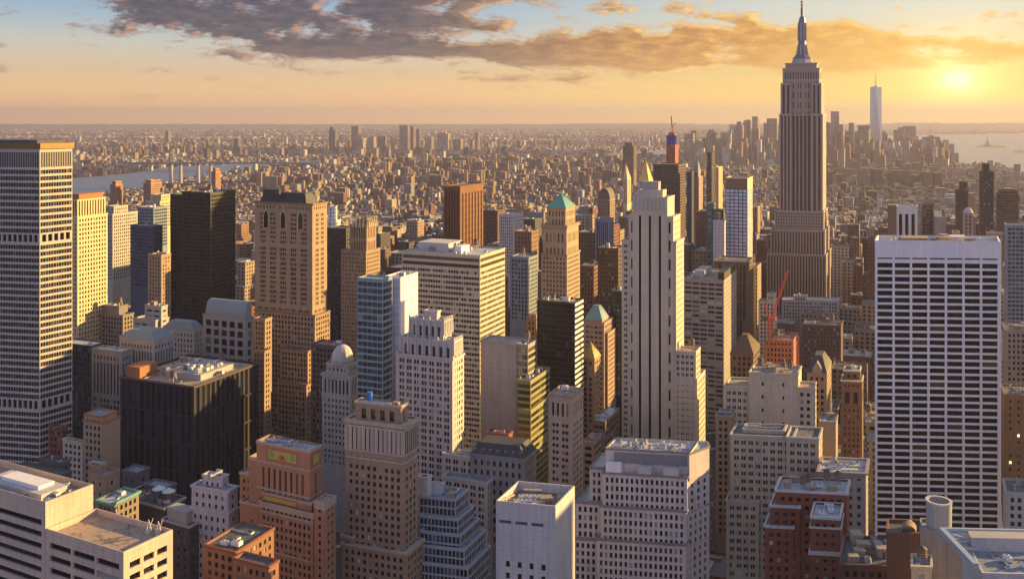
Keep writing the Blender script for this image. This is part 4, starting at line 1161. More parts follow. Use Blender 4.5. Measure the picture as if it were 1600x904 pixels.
simple('green_ledge_block', 'tan block with a turquoise roof ledge above the travertine roof', 450, [(152, 176, 786, 0, 'x217', dict(cor=.8))], wall((.20, .16, .14)), PUNCH, eq=3, trim=M_GREEN, roofc=LG, ys=28)
simple('tan_penthouse_block', 'small tan block with blue rooftop tank, behind the turquoise-ledged block', 470, [(138, 164, 742, 0, 'x186'), (140, 156, 728, 2, 'x168')], TANB, S(5, 5, .25, .35), eq=2, roofc=BG)
simple('grey_flat_block', 'flat dark grey block between turquoise-ledged and dark brick buildings', 490, [(224, 258, 762, 0, 'x276'), (190, 214, 738, 8, 'x234')], wall((.13, .125, .13)), S(5, 5, .25, .35), eq=4, roofc=BG)
simple('tan_brick_block', 'tan apartment block with brick-red side wall right of the banded tower', 520, [(130, 160, 660, 0, 'x188', dict(rst=BLANK)), (131, 159, 650, 1, 'x183', dict(rst=BLANK))], wall((.36, .25, .17)), PUNCH, eq=4, roofc=BG, trim=RUST, yb=760, cat='apartment building', lm='tan block with brick-red side')
simple('cream_mansion_block', 'narrow cream block with slate roof left of the tan brick-sided block', 545, [(98, 129, 690, 0, 'x136')], BUFF, PUNCH, eq=3, roofc=DG, yb=780, cat='apartment building')
simple('red_brick_block', 'dark red brick block at the foot of the huge banded tower', 555, [(76, 97, 668, 0, 'x106')], RED, PUNCH, eq=1, roofc=DG, yb=760, cat='apartment building')
simple('dark_lowrise', 'low dark roof with clutter directly behind the travertine block', 480, [(20, 92, 742, 0, 'x112'), (60, 96, 722, 9, 'x110')], DGREY, PUNCH, eq=8, roofc=DG, yb=820)

# brown terracotta tower
b = Bld('terracotta_tower', 'brown brick tower with pale columned crown in bottom middle', 430, 631, 'office tower', wall((.30, .21, .145)), S(3.1, 3.5, .5, .56, .35, gl=G_BLIND), ys=20, lm='brown tower with pale crown', trim=LIME, roofc=LG)
top = wall((.42, .36, .30))
h3 = b.tier(555, 626, 634, 3, 'x637', S(5, 7, .5, .7, .6, mg=2, top=2.5), cor=.5); h2 = b.tier(540, 631, 664, 0, 'x653', zones=[(664, 674, S(4, 3, .3, .4)), (674, 714, S(3.4, 11.5, .5, .94, .6, lo=.03, top=.2)), (714, 726, S(3.4, 3, .4, .5)), (726, 904, S(3.1, 3.5, .5, .56, .35, gl=G_BLIND))], rst=S(3.0, 3.5, .45, .5, .35, gl=G_BLIND), cor=.8, ch=1.6)
h1 = b.tier(533, 635, 864, -3, 'x663', cor=.6); b.tier(531, 552, 838, -2, 10)
m = MB(); ul, ur, v0, v1, z1 = h2                        # the pale terracotta dress of the crown
for z in (z1 - 3.2, z1 - 14.2, z1 - 17.6):
    for (p0, p1) in ((b.P(ul, v0), b.P(ur, v0)), (b.P(ur, v0), b.P(ur, v1))):
        d = np.array(p1) - np.array(p0); l = np.linalg.norm(d); d /= l; n = np.array((d[1], -d[0])) * .4
        m.prism([tuple(np.array(p0) + n), tuple(np.array(p1) + n), tuple(p1), tuple(p0)], z, z + .7, 0, bottom=True)
n = 13
for i in range(n + 1):
    q = b.P(ul + .3 + (ur - ul - .6) * i / n, v0 - .22); m.box(q[0] - .75, q[0] + .75, q[1] - .15, q[1] + .15, z1 - 13.4, z1 - 3.2)
n = 7
for i in range(n + 1):
    q = b.P(ur + .22, v0 + .3 + (v1 - v0 - .6) * i / n); m.box(q[0] - .15, q[0] + .15, q[1] - .7, q[1] + .7, z1 - 13.4, z1 - 3.2)
b.part('terracotta_crown', m, [top])
m = MB(); q = b.P(h3[0] + 4, h3[2] + 6); m.ring(q[0], q[1], 1.3, 1.3, h3[4] - .9, h3[4] + 3, 12, 0); b.part('blue_tank', m, [plain((.03, .16, .5), 'blue_paint', .5)])
b.roofkit(h3, 3, sc=.7); b.done()

# blue grey stepped glass block
b = Bld('stepped_glass_block', 'dark glass block stepping down in pale ledges like terraces', 440, 712, 'office block', wall((.33, .37, .43)), S(1.9, 3.7, .80, .78, .15, mg=.3, top=.9, lo=.1, gl=G_NAVY), ys=14, lm='stepped dark glass block', trim=wall((.34, .38, .44)), roofc=BG)
ts = [b.tier(655, 712, 779, 8, 'x732', cor=.2, ch=.5), b.tier(655, 716, 810, 5, 'x741', cor=.2, ch=.5), b.tier(655, 720, 835, 2, 'x750', cor=.2, ch=.5), b.tier(655, 726, 858, -1, 'x760', cor=.2, ch=.5), b.tier(655, 732, 886, -4, 'x768', cor=.2, ch=.5)]
b.roofkit(ts[0], 4, sc=.8)
m = MB(); ul, ur, v0, v1, z1 = ts[0]; m.prism([b.P(ul + 2, v0 + 5), b.P(ul + 9, v0 + 5), b.P(ul + 9, v0 + 9), b.P(ul + 2, v0 + 9)], z1 - .9, z1 + 4, 0, poly2=[b.P(ul + 2, v0 + 7.5), b.P(ul + 9, v0 + 7.5), b.P(ul + 9, v0 + 9), b.P(ul + 2, v0 + 9)]); b.part('skylight', m, [M_METAL]); b.done()
simple('white_party_wall', 'plain white wall block squeezed between terracotta tower and stepped glass block', 452, [(652, 668, 745, 0, 'x674')], PALE, BLANK, eq=1, roofc=BG, ys=14)

b = Bld('slate_mansard_block', 'low grey stone block with dark slate mansard roof and dormers', 500, 820, mat=wall((.27, .255, .25)), st=S(3.6, 5, .4, .55, .5), yb=820, ys=16, lm='slate mansard block')
t = b.tier(735, 820, 716, 0, 'x838', cor=.6); b.hip(t, 687, M_SLATE, .1, ridge=.38, name='mansard_roof')
ul, ur, v0, v1, z1 = t
for i in range(7):
    m = MB(); q = b.P(ul + (ur - ul) * (.08 + .14 * i), v0 + 1.2); m.box(q[0] - .9, q[0] + .9, q[1] - .8, q[1] + 1.6, z1 + .4, z1 + 3); m.box(q[0] - .5, q[0] + .5, q[1] - .85, q[1] - .804, z1 + .9, z1 + 2.4, 1); b.part('dormer', m, [M_LEAD, M_DARKM])
b.done()
simple('red_roof_house', 'dark red brick penthouse wall behind the slate mansard roof', 530, [(760, 794, 678, 0, 'x801')], wall((.24, .07, .055)), BLANK, eq=1, yb=740)

b = Bld('white_panel_block', 'white panelled block with fans on an open roof, bottom middle', 370, 868, mat=wall((.48, .46, .47), joint=2.2, name='white_panels'), st=S(4.6, 4.4, .34, .52, .5, mg=2.4, top=22), rst=S(2.4, 4.4, .4, .5, .3, mg=14, top=16), ys=13, lm='white panelled block', trim=PALE, roofc=(.2, .15, .11))
t = b.tier(775, 868, 790, 0, 'x898', cor=0, para=3.6)
sl_ = S(6.4, 2, .8, .7, .5, mg=1.2, top=.2, lo=.1)
ul, ur, v0, v1, z1 = t
m = MB()
for i in range(3):
    a = ul + (ur - ul) * (.06 + .27 * i); q = [b.P(a, v0 - .05), b.P(a + (ur - ul) * .2, v0 - .05), b.P(a + (ur - ul) * .2, v0 + .02), b.P(a, v0 + .02)]
    m.prism(q, z1 - 8.4, z1 - 7.3, 0, bottom=True)
b.part('vent_slots', m, [M_DARKM])
for i in range(6):
    q = b.P(ul + (ur - ul) * (.28 + .13 * (i % 3)), v0 + 6 + (i // 3) * 5 + (i % 3) * .6); link('cooling_unit', EQ['cooling_unit'], b.root, (q[0], q[1], z1 - 3.6), .2, (.75, .9, 1))
for f in ((.72, 8), (.9, 12)):
    q = b.P(ul + (ur - ul) * f[0], v0 + f[1]); link('cooling_tower' if f[0] > .8 else 'stair_bulkhead', EQ['cooling_tower' if f[0] > .8 else 'stair_bulkhead'], b.root, (q[0], q[1], z1 - 3.6), .2, (.9, .9, 1.1))
m = MB()
for (a, c, d, e) in ((.02, 3, .14, 10), (.2, 16, .5, 17), (.55, 2, .7, 6)): m.bar((*b.P(ul + (ur - ul) * a, v0 + c), z1 - 1), (*b.P(ul + (ur - ul) * d, v0 + e), z1 - 1), .6)
b.part('roof_beam', m, [BUFF]); b.done()

# big pale setback block
b = Bld('setback_block', 'broad pale stone block of three window tiers with rounded right end', 430, 1079, 'office block', wall((.56, .49, .455)), S(2.25, 3.75, .50, .64, .5, mg=1.0, top=1.6, lo=.14), ys=9, lm='broad pale three-tier block', roofc=LG, trim=wall((.22, .20, .20)))
u3 = b.tier(946, 1078, 706, 6, 22, BLANK, BLANK, cor=.2)
lou = MB(); ul, ur, v0, v1, z1 = u3
lou.prism([b.P(ul + (ur - ul) * .1, v0 - .12), b.P(ur - (ur - ul) * .03, v0 - .12), b.P(ur - (ur - ul) * .03, v0 + .02), b.P(ul + (ur - ul) * .1, v0 + .02)], z1 - 6.6, z1 - 1.6, 0, bottom=True)
for i in range(40):
    q = b.P(ul + (ur - ul) * (.105 + .86 * i / 40), v0 - .2); lou.box(q[0] - .1, q[0] + .1, q[1] - .05, q[1] + .05, z1 - 6.6, z1 - 1.6, 1)
b.part('louvre_panel', lou, [plain((.22, .22, .24), 'louvre_metal', .5), GREY])
t1 = b.tier(941, 1074, 744, 2, 24, cor=.35); t2 = b.tier(938, 1073, 797, .4, 25, cor=.35); t3 = b.tier(931, 1072, 850, -1.6, 26, cor=.35)
for (yt, ylo, xa, st_c) in ((708, 751, 1077, BLANK), (749, 802, 1074, None), (800, 855, 1073, None), (853, 960, 1071, None)):   # canted bay turned towards the evening sun
    ua = b.u(xa, 3); dirc = np.array((math.sin(R(47)), math.cos(R(47))))
    A_ = np.array(b.P(ua, 3.2)); L_ = 0.0
    while CX + F * (b.C[0] + A_[0] + dirc[0] * L_) / (b.C[1] + A_[1] + dirc[1] * L_) < 1108: L_ += .25
    B2 = A_ + dirc * L_; pl = [tuple(A_), tuple(B2), tuple(B2 + b.a * 6 - b.s * 2), tuple(A_ + b.a * 18)]
    b.poly(pl, max(0, b.z(ylo, ua, 3)), b.z(yt, ua, 3), st_c or S(4.2, 3.75, .42, .62, .4, mg=1.2, top=1.8, lo=.14), BLANK, .3, faces=(0,))
b.tier(920, 944, 730, 9, 30); b.tier(897, 940, 785, 5, 30); b.tier(893, 936, 842, 3, 30)
b.block('plant_room', t1, .04, .22, -.0, .12, 5, WHITE); b.block('plant_room', t1, .42, .58, .0, .11, 4, PALE); b.block('plant_room', t1, .72, .9, .0, .11, 4, PALE)
b.roofkit(u3, 14, ('cooling_unit', 'air_duct', 'cooling_tower', 'vent_hood'), sc=.8)
b.done()

# tan complex in the right middle
simple('buff_blank_block', 'buff block with a large blank wall under the red crane', 540, [(1170, 1246, 584, 0, 20, dict(st=S(11, 7.5, .1, .3, .3, mg=2))), (1131, 1172, 604, 1.5, 22, dict(st=S(3.4, 4, .6, .5, grp=2))), (1244, 1272, 606, 1.0, 'x1276')], BUFF, S(3.4, 4, .5, .5), eq=5, yb=700, ys=10, lm='buff blank-walled block', roofc=TG)
simple('buff_apartment_block', 'long buff block with rows of paired windows and partly sunlit right bay', 460, [(1141, 1240, 682, 0, 18), (1134, 1186, 782, -2, 10), (1228, 1280, 684, -1.5, 16, dict(st=S(3.2, 3.8, .6, .5, grp=2))), (1160, 1226, 672, 6, 16, dict(st=BLANK))], wall((.42, .35, .26)), S(3.4, 3.8, .62, .5, grp=2, gl=G_BLIND), cat='apartment block', eq=7, yb=904, ys=8, lm='long buff paired-window block', trim=LIMEG)
simple('narrow_tan_block', 'narrow tan block squeezed between striped tower and the buff blocks', 520, [(1118, 1142, 650, 0, 14)], TANB, PUNCH, eq=1, yb=800, ys=10)
simple('grey_cornice_block', 'grey block with white rooftop cubes left of the white gridded tower', 440, [(1278, 1353, 738, 0, 20, dict(cor=.8, zones=[(740, 752, S(4, 3, .5, .6)), (752, 904, S(4.2, 4, .4, .5))]))], wall((.29, .25, .23)), eq=8, ys=6, lm='grey block with white roof cubes', roofc=LG)
simple('tan_stub_block', 'small tan block with pale roof above the grey block of white cubes', 485, [(1280, 1306, 658, 0, 14)], TANB, BLANK, eq=1, yb=760, ys=8, roofc=LG)

def gable(name, label, D, xl, xr, yt, yp, xR, mat, rm, st=PUNCH, lm=None, yb=640):
    b = Bld(name, label, D, xr, mat=mat, st=st, yb=yb, ys=12, lm=lm)
    t = b.tier(xl, xr, yt, 0, xR); ul, ur, v0, v1, z1 = t; zp = b.z(yp); m = MB()
    A, B, C2, D2 = b.P(ul - .3, v0 - .3), b.P(ur + .3, v0 - .3), b.P(ur + .3, v1 + .3), b.P(ul - .3, v1 + .3)
    M0, M1 = b.P((ul + ur) / 2, v0 - .3), b.P((ul + ur) / 2, v1 + .3)
    z = z1 + .01
    m.face([(*A, z), (*B, z), (*M0, zp)], 1); m.face([(*C2, z), (*D2, z), (*M1, zp)], 1)
    m.quad((*B, z), (*C2, z), (*M1, zp), (*M0, zp)); m.quad((*D2, z), (*A, z), (*M0, zp), (*M1, zp))
    b.part('gabled_roof', m, [rm, mat]); b.done()
b = Bld('peaked_roof_block', 'dark brown block with peaked brown roof left of the red crane', 640, 1177, mat=wall((.13, .085, .065)), st=PUNCH, yb=640, ys=12, lm='brown peaked-roof block')
t = b.tier(1141, 1177, 552, 0, 'x1187'); b.hip(t, 521, plain((.11, .07, .045), 'brown_roof_tiles', .8), .3, ridge=.12, name='peaked_roof'); b.done()
b = Bld('slate_roof_block', 'tan block with steep dark slate roof right of the orange frame building', 600, 1292, mat=wall((.32, .24, .19)), st=PUNCH, yb=700, ys=12, lm='slate-roofed tan block')
t = b.tier(1261, 1292, 583, 0, 'x1299'); b.hip(t, 551, M_SLATE, .2, ridge=.2, name='slate_roof'); ul, ur, v0, v1, z1 = t; uc = (ul + ur) / 2
m = MB(); A_, B2, T_ = b.P(uc - 2.6, v0 - .3), b.P(uc + 2.6, v0 - .3), b.P(uc, v0 - .3)
m.face([(*A_, z1 - .5), (*B2, z1 - .5), (*B2, z1 + 3), (*T_, z1 + 7), (*A_, z1 + 3)])
for (p, q, zp, zq) in ((B2, T_, z1 + 3, z1 + 7), (T_, A_, z1 + 7, z1 + 3)):
    p2, q2 = tuple(np.array(p) + np.array(b.P(0, 5))), tuple(np.array(q) + np.array(b.P(0, 5))); m.quad((*p, zp), (*p2, zp), (*q2, zq), (*q, zq), 1)
for (p, zz) in ((B2, 0), (A_, 0)):
    p2 = tuple(np.array(p) + np.array(b.P(0, 5))); m.quad((*p, z1 - .5), (*p2, z1 - .5), (*p2, z1 + 3), (*p, z1 + 3))
b.part('gable', m, [wall((.32, .24, .19)), M_SLATE]); b.done()
simple('narrow_red_tower', 'narrow red brick tower with pale columned top left of the white gridded tower', 580, [(1314, 1347, 594, 0, 14, dict(zones=[(596, 606, S(2.4, 3, .5, .6)), (606, 632, S(4, 9, .55, .85, .6, lo=.05)), (632, 720, S(2.6, 3.6, .4, .5))])), (1318, 1344, 578, 2, 12)], wall((.13, .078, .07)), eq=3, yb=720, ys=8, lm='narrow red brick tower', trim=PALE)

b = Bld('orange_frame_building', 'unfinished building of orange netting and open dark floors below the crane', 700, 1240, 'construction site', wall((.52, .17, .09)), S(2.6, 3.6, .52, .62, .8, gl=glass((.05, .03, .025), 'open_floor_shadow', .6, 0, 0)), yb=620, ys=10, lm='orange unfinished building', roofc=(.3, .16, .12))
t = b.tier(1195, 1240, 540, 0, 'x1249'); t2 = b.tier(1200, 1240, 531, 1.5, 'x1247'); b.roofkit(t2, 4); b.done()
cz = b.z(531); cx0, cy0 = wx(1203, 706), 706.0
cr = empty('tower_crane', (cx0, cy0, cz), 'red lattice crane with raised jib on top of the orange building', 'crane')
redp = plain((.62, .07, .045), 'red_crane_paint', .5)
def lattice(a, c, w):
    m = MB(); a = np.array(a, float); c = np.array(c, float); d = c - a; L = np.linalg.norm(d); d /= L
    s = np.cross(d, (0, 1.0, 0)); s /= np.linalg.norm(s); t_ = np.cross(s, d)
    cs = [s * w + t_ * w, s * w - t_ * w, -s * w - t_ * w, -s * w + t_ * w]
    for k in cs: m.bar(a + k, c + k, w * .42)
    n = max(3, int(L / (w * 2.6)))
    for i in range(n):
        p, q = a + d * L * i / n, a + d * L * (i + 1) / n
        for j in range(4): m.bar(p + cs[j], q + cs[(j + 1) % 4], w * .28)
    return m
lattice((0, 0, 0), (0, 0, 13), .8).build('mast', redp, cr)
m = MB(); m.box(-2, 4.2, -1.6, 1.6, 13, 15.4); m.box(-5.4, -2, -1.3, 1.3, 13.2, 16, 1); m.box(3.2, 4.6, -2.4, -1.6, 13.4, 15.6, 2); m.build('cab', [redp, M_DARKM, M_WHITE], cr)
lattice((1.6, 0, 15), (13.2, 0, 49.5), .58).build('jib', redp, cr)
lattice((-1, 0, 15), (-4.0, 0, 25), .5).build('a_frame', redp, cr)
m = MB(); m.bar((-4, 0, 25), (11.6, 0, 45), .22); m.bar((-4, 0, 25), (-4.6, 0, 15.8), .2); m.bar((13.2, 0, 49), (13.2, 0, 30), .16); m.build('cable', M_DARKM, cr)

# brick pair at bottom right
b = Bld('red_brick_apartments', 'dark red brick apartment block with white stone trim, bottom right', 400, 1322, 'apartment block', RED, S(3.2, 3.5, .5, .48, .35, gl=G_BLIND), ys=7, lm='dark red brick apartments', trim=PALE, roofc=LG)
a1 = b.tier(1212, 1323, 769, 0, 16, cor=.5); b.tier(1203, 1250, 790, -1.2, 12, cor=.5); b.tier(1194, 1240, 822, -2.4, 10, cor=.5); a2 = b.tier(1266, 1313, 808, -17, -1, cor=.5)
b.tier(1265, 1314, 824, -17.2, -1.2, cor=.6, roof=False, ch=.6, z0=8); b.tier(1264, 1316, 863, -17.5, -1.1, cor=.8, ch=1.2)
b.roofkit(a1, 5, ('water_tank', 'stair_bulkhead', 'cooling_unit', 'vent_hood'), sc=.75); b.roofkit(a2, 2, ('cooling_unit', 'vent_hood'), sc=.8); b.done()

b = Bld('brick_penthouse_block', 'brown brick roof house with arched window in front of the white gridded tower', 330, 1440, mat=wall((.15, .075, .055)), st=BLANK, ys=4, lm='brown brick roof house', roofc=DG)
t = b.tier(1385, 1440, 832, 0, 12, cor=.2); ul, ur, v0, v1, z1 = t; m = MB()
q0, q1 = ul + (ur - ul) * .38, ul + (ur - ul) * .86
nseg = 12; rr = (q1 - q0) / 2; cu = (q0 + q1) / 2
for i in range(nseg):
    a0, a1 = math.pi * i / nseg, math.pi * (i + 1) / nseg
    pa, pb = b.P(cu + rr * math.cos(a0), v0 + 1), b.P(cu + rr * math.cos(a1), v0 + 1); pc, pd = b.P(cu + rr * math.cos(a1), v0 + 6), b.P(cu + rr * math.cos(a0), v0 + 6)
    za, zb = z1 - 1 + 3 * math.sin(a0), z1 - 1 + 3 * math.sin(a1)
    m.quad((*pa, za), (*pd, za), (*pc, zb), (*pb, zb)); m.face([(*pb, zb), (*pa, za), (*pa, z1 - 1), (*pb, z1 - 1)][::-1] if False else [(*pa, z1 - 1), (*pa, za), (*pb, zb), (*pb, z1 - 1)])
m.prism([b.P(cu - 2, v0 + .95), b.P(cu + 2, v0 + .95), b.P(cu + 2, v0 + 1.02), b.P(cu - 2, v0 + 1.02)], z1 - .9, z1 + 1.1, 1)
b.part('arched_dormer', m, [BROWN, M_DARKM]); b.roofkit(t, 1, ('vent_hood',)); b.done()
simple('tank_roof_block', 'low roof crowded with tanks and white boxes beside the dark red brick apartments', 350, [(1312, 1424, 884, 0, 26)], wall((.12, .06, .05)), PUNCH, eq=11, kinds=('water_tank', 'cooling_unit', 'stair_bulkhead', 'cooling_tower', 'vent_hood'), roofc=DG, ys=5, lm='roof crowded with tanks')

b = Bld('drum_block', 'grey roof block carrying a big open cylindrical drum', 310, 1478, mat=wall((.24, .215, .20)), st=BLANK, ys=4, lm='block with open cylindrical drum', roofc=LG)
t = b.tier(1438, 1478, 828, 0, 10, cor=.15)
t2 = b.tier(1476, 1508, 842, 1, 9, cor=.1)
c = b.P(b.u(1467, 4), 4); k = 310 / F; zt = b.z(788); r = 19 * k; m = MB()
n = 40
m.ring(c[0], c[1], r * .97, r, t[4] - .9, zt, n, 0, False)
m.ring(c[0], c[1], r * .80, r * .80, zt - 5, zt - 4.99, n, 2)
ro_, ri_ = r * 1.05, r * .82
for i in range(n):
    a0, a1 = 6.28318 * i / n, 6.28318 * (i + 1) / n
    f = lambda rad, a, z: (c[0] + rad * math.cos(a), c[1] + rad * math.sin(a), z)
    m.quad(f(ro_, a0, zt), f(ro_, a1, zt), f(ri_, a1, zt), f(ri_, a0, zt), 1); m.quad(f(ri_, a1, zt - 5), f(ri_, a0, zt - 5), f(ri_, a0, zt), f(ri_, a1, zt), 0)
    m.quad(f(r, a0, zt - .7), f(r, a1, zt - .7), f(ro_, a1, zt), f(ro_, a0, zt), 1)
b.part('roof_drum', m, [wall((.34, .33, .33)), PALE, plain((.33, .22, .13), 'tan_cover')])
b.roofkit(t, 3, ('cooling_tower', 'vent_hood'), sc=.6); b.done()
simple('tan_corner_block', 'small tan block with barred windows below the drum, bottom right', 300, [(1424, 1456, 884, 0, 9)], BUFF, S(2.6, 3.4, .5, .6), eq=2, ys=4, roofc=BG)

b = Bld('steel_deck_block', 'blue-grey roof deck ringed by steel trusses in the bottom right corner', 262, 1640, mat=wall((.42, .42, .44)), st=S(3, 3.5, .5, .5), ys=3, ya=14, lm='steel-trussed roof deck', roofc=(.22, .24, .29))
t = b.tier(1535, 1660, 897, -9, 16, cor=.1, para=.4)
ul, ur, v0, v1, z1 = t
steel = plain((.36, .42, .50), 'painted_steel', .5, .2); P = lambda u, v, h: (*b.P(u, v), z1 + h)
m = MB(); u0 = ul - 6
for (p, q, w) in ((P(u0, 15, 1.4), P(ur, 15, 1.4), .9), (P(u0, 15, 1.2), P(u0 + 4.6, -8, 1.2), 1.5), (P(u0 + 2, 13.5, .4), P(ur, 13.5, .4), 1.2), (P(u0 + 2.6, 12, 1.0), P(u0 + 8, 8, 1.0), .7), (P(u0 + 3, 7, 1.0), P(u0 + 8, 8, 1.0), .6), (P(u0 + 3.6, 4, .7), P(u0 + 8, 4, .7), .5), (P(u0, 15, -1), P(u0, 15, 1.4), .7), (P(u0 + 10, 15, -1), P(u0 + 10, 15, 1.4), .5), (P(u0 + 18, 15, -1), P(u0 + 18, 15, 1.4), .5)): m.bar(p, q, w)
for i in range(14):
    f = i / 13; m.bar(P(u0 + 4.6 * f - 1.1, 15 - 23 * f, .4), P(u0 + 4.6 * f + .5, 15 - 23 * f, 1.9), .3)
b.part('steel_truss', m, [steel])
m = MB(); m.prism([b.P(u0 + 6.4, 5), b.P(ur - 1, 5), b.P(ur - 1, 11), b.P(u0 + 6.4, 11)], z1 - .4, z1 + 2.8, 0, poly2=[b.P(u0 + 6.4, 6.4), b.P(ur - 1, 6.4), b.P(ur - 1, 11), b.P(u0 + 6.4, 11)]); b.part('plant_house', m, [wall((.40, .36, .35))])
b.roofkit((u0 + 9, ur, -7, 4, z1 + .5), 5, ('cooling_unit', 'air_duct', 'pipe_run', 'vent_hood', 'skylight'), sc=.6); b.done()

# ================================================================== middle distance, right of the striped tower
simple('long_grey_block', 'long grey classical block right in front of the tallest skyscraper base', 1000, [(1222, 1310, 470, 0, 20), (1240, 1260, 462, 3, 12)], LIMEG, OLD, eq=5, yb=520, ys=8, roofc=LG)
simple('dark_window_block', 'dark brick block with many small windows right behind the orange unfinished building', 800, [(1254, 1314, 508, 0, 22)], wall((.10, .065, .055)), S(2.6, 3.5, .4, .5, gl=G_BLIND), eq=6, yb=580, ys=8)
simple('narrow_tan_block', 'narrow tan stepped block left of the red crane jib', 850, [(1185, 1211, 470, 0, 12), (1198, 1211, 459, 1, 10)], BUFF, OLD, eq=1, yb=540, ys=8)
# left and centre middle distance
simple('navy_tower', 'navy apartment tower with orange sunlit edge left of the black glass tower', 930, [(204, 239, 353, 0, 'x254')], NAVY, S(3, 3.3, .6, .55, gl=G_NAVY), S(3, 3.3, .4, .5), cat='apartment tower', eq=2, yb=430, lm='navy apartment tower', roofc=LG)
simple('tan_slab', 'tan slab tower with golden edge touching the black glass tower', 860, [(231, 252, 398, 0, 'x267')], TANB, S(3, 3.3, .45, .5), cat='apartment tower', eq=1, yb=490, lm='tan slab by the black tower')
simple('cream_wide_block', 'wide cream block half in shadow right of the golden limestone tower', 1000, [(160, 176, 334, 0, 'x215'), (165, 178, 322, 4, 'x200')], wall((.42, .38, .33)), OLD, cat='apartment building', eq=3, yb=420, lm='wide cream block')
simple('blue_glass_block', 'low blue-grey glass block behind the navy apartment tower', 1080, [(214, 240, 324, 0, 'x262')], BLUEG, S(3, 3.5, .8, .6, gl=G_BLUE), eq=2, yb=370, roofc=LG)
simple('cream_block', 'cream block with stepped top left of the black glass tower roof', 1180, [(228, 250, 314, 0, 'x268'), (236, 252, 304, 3, 'x266')], CREAM, OLD, cat='apartment building', eq=1, yb=340)
for (a, c, r_, y, lab) in ((172, 181, 192, 288, 'orange river-side slab tower above the wide cream block'), (224, 236, 253, 286, 'broad orange slab tower left of the four chimneys'), (330, 337, 345, 268, 'pale orange slab tower just right of the four chimneys')):
    simple('riverside_slab', lab, 1750, [(a, c, y, 0, 'x%d' % r_), (a + 3, c, y - 5, 2, 'x%d' % (r_ - 2))], wall((.36, .20, .13)), OLD, cat='apartment tower', eq=0, yb=330, group='riverside apartment slabs')
simple('white_block', 'bright white block just right of the gothic tower roof', 1000, [(511, 519, 345, 0, 'x532'), (513, 520, 322, 2, 'x527')], WHITE, OLD, cat='apartment building', eq=1, yb=400)
simple('grey_office_block', 'pale grey office slab with sunlit side right of the copper-brown tower', 1050, [(780, 803, 336, 0, 'x818')], PALE, S(2.6, 3.5, .5, .5), eq=2, yb=410, lm='pale grey office slab', roofc=LG)
simple('glass_block', 'blue-grey glass slab between green pyramid tower and striped tower', 1100, [(930, 952, 342, 0, 'x959')], BLUEG, S(2.4, 60, .6, .95, .4, lo=.02, gl=G_NAVY), eq=2, yb=410, lm='blue-grey glass slab')
b = Bld('round_top_block', 'brown block with rounded top behind the blue-grey glass slab', 1500, 953, mat=TANB, st=OLD, yb=350)
t = b.tier(934, 953, 312, 0, 'x961'); ul, ur, v0, v1, z1 = t; m = MB(); n = 10
for i in range(n):
    a0, a1 = math.pi * i / n, math.pi * (i + 1) / n; cu = (ul + ur) / 2; rr = (ur - ul) / 2
    pa, pb, pc, pd = b.P(cu + rr * math.cos(a0), v0), b.P(cu + rr * math.cos(a1), v0), b.P(cu + rr * math.cos(a1), v1), b.P(cu + rr * math.cos(a0), v1)
    za, zb = z1 + 18 * math.sin(a0), z1 + 18 * math.sin(a1)
    m.quad((*pa, za), (*pd, za), (*pc, zb), (*pb, zb)); m.face([(*pa, z1), (*pa, za), (*pb, zb), (*pb, z1)])
b.part('barrel_roof', m, [wall((.14, .12, .11))]); b.done()
simple('grey_blue_block', 'plain blue-grey block left of the green pyramid tower shaft', 850, [(797, 826, 402, 0, 'x840')], BLUEG, PUNCH, eq=2, yb=480)
simple('brown_block', 'brown block between green pyramid tower and dark brown windowed block', 900, [(906, 928, 416, 0, 'x938')], wall((.17, .09, .07)), PUNCH, eq=2, yb=500)
simple('dark_brown_block', 'dark brown windowed block left of the striped limestone tower', 850, [(934, 966, 388, 0, 'x976')], wall((.095, .062, .05)), PUNCH, eq=3, yb=470)
simple('black_slab', 'thin black slab hugging the left edge of the striped tower', 740, [(953, 972, 455, 0, 14)], BLACKM, S(3, 3.7, .7, .6, gl=G_NAVY), eq=1, yb=640)
simple('brick_block', 'small brown-red block behind the black slab with striped side, at left', 700, [(790, 835, 560, 0, 16), (822, 838, 498, 8, 20)], BROWN, PUNCH, eq=3, yb=700)
b = Bld('sail_spire_tower', 'slender cream tower with curved pointed top far beyond the blue-grey slab', 2200, 980, mat=CREAM, st=OLD, yb=310)
t = b.tier(974, 980, 280, 0, 'x986', para=.1); b.hip(t, 254, CREAM, .0, fu=.1); b.done()
simple('dim_block_tower', 'dim brown tower block standing alone near the far river, left of construction tower', 3400, [(973, 990, 228, 0, 'x995'), (976, 988, 223, 4, 'x991')], wall((.12, .085, .08)), OLD, cat='apartment tower', eq=0, yb=260)

# unseen tower added right of the view to throw evening shade on the foreground
simple('shading_tower', 'dark office tower standing outside the view beyond the white gridded tower', 440, [(1800, 2010, 484, 0, 52)], BLACKM, S(8, 8, .8, .6), cat='office tower', eq=0, yb=500, ys=8)
# ================================================================== ground, water, hills
def gp(x, y):
    D = EYE * F / (y - HY)
    return (wx(x, D), D)


def sheet(name, pts, z, mat, kind='structure'):
    m = MB(); m.face([(p[0], p[1], z) for p in pts]); o = m.build(name, [mat]); o['kind'] = kind
    return o


FARW = 22000.0
def ground_mat():
    m, t, b = principled('city_ground')
    tc = t.new('ShaderNodeTexCoord').outputs['Object']
    n1 = t.noise(tc, .0012, 6, .7); n2 = t.noise(tc, .012, 4, .7)
    c = t.ramp(t.m('ADD', t.m('MULTIPLY', n1, .5), t.m('MULTIPLY', n2, .5)), [(.3, (.05, .048, .05)), (.5, (.085, .075, .07)), (.62, (.15, .12, .10)), (.72, (.10, .09, .08))])
    t.l.new(c, b.inputs['Base Color']); b.inputs['Roughness'].default_value = .9
    return m


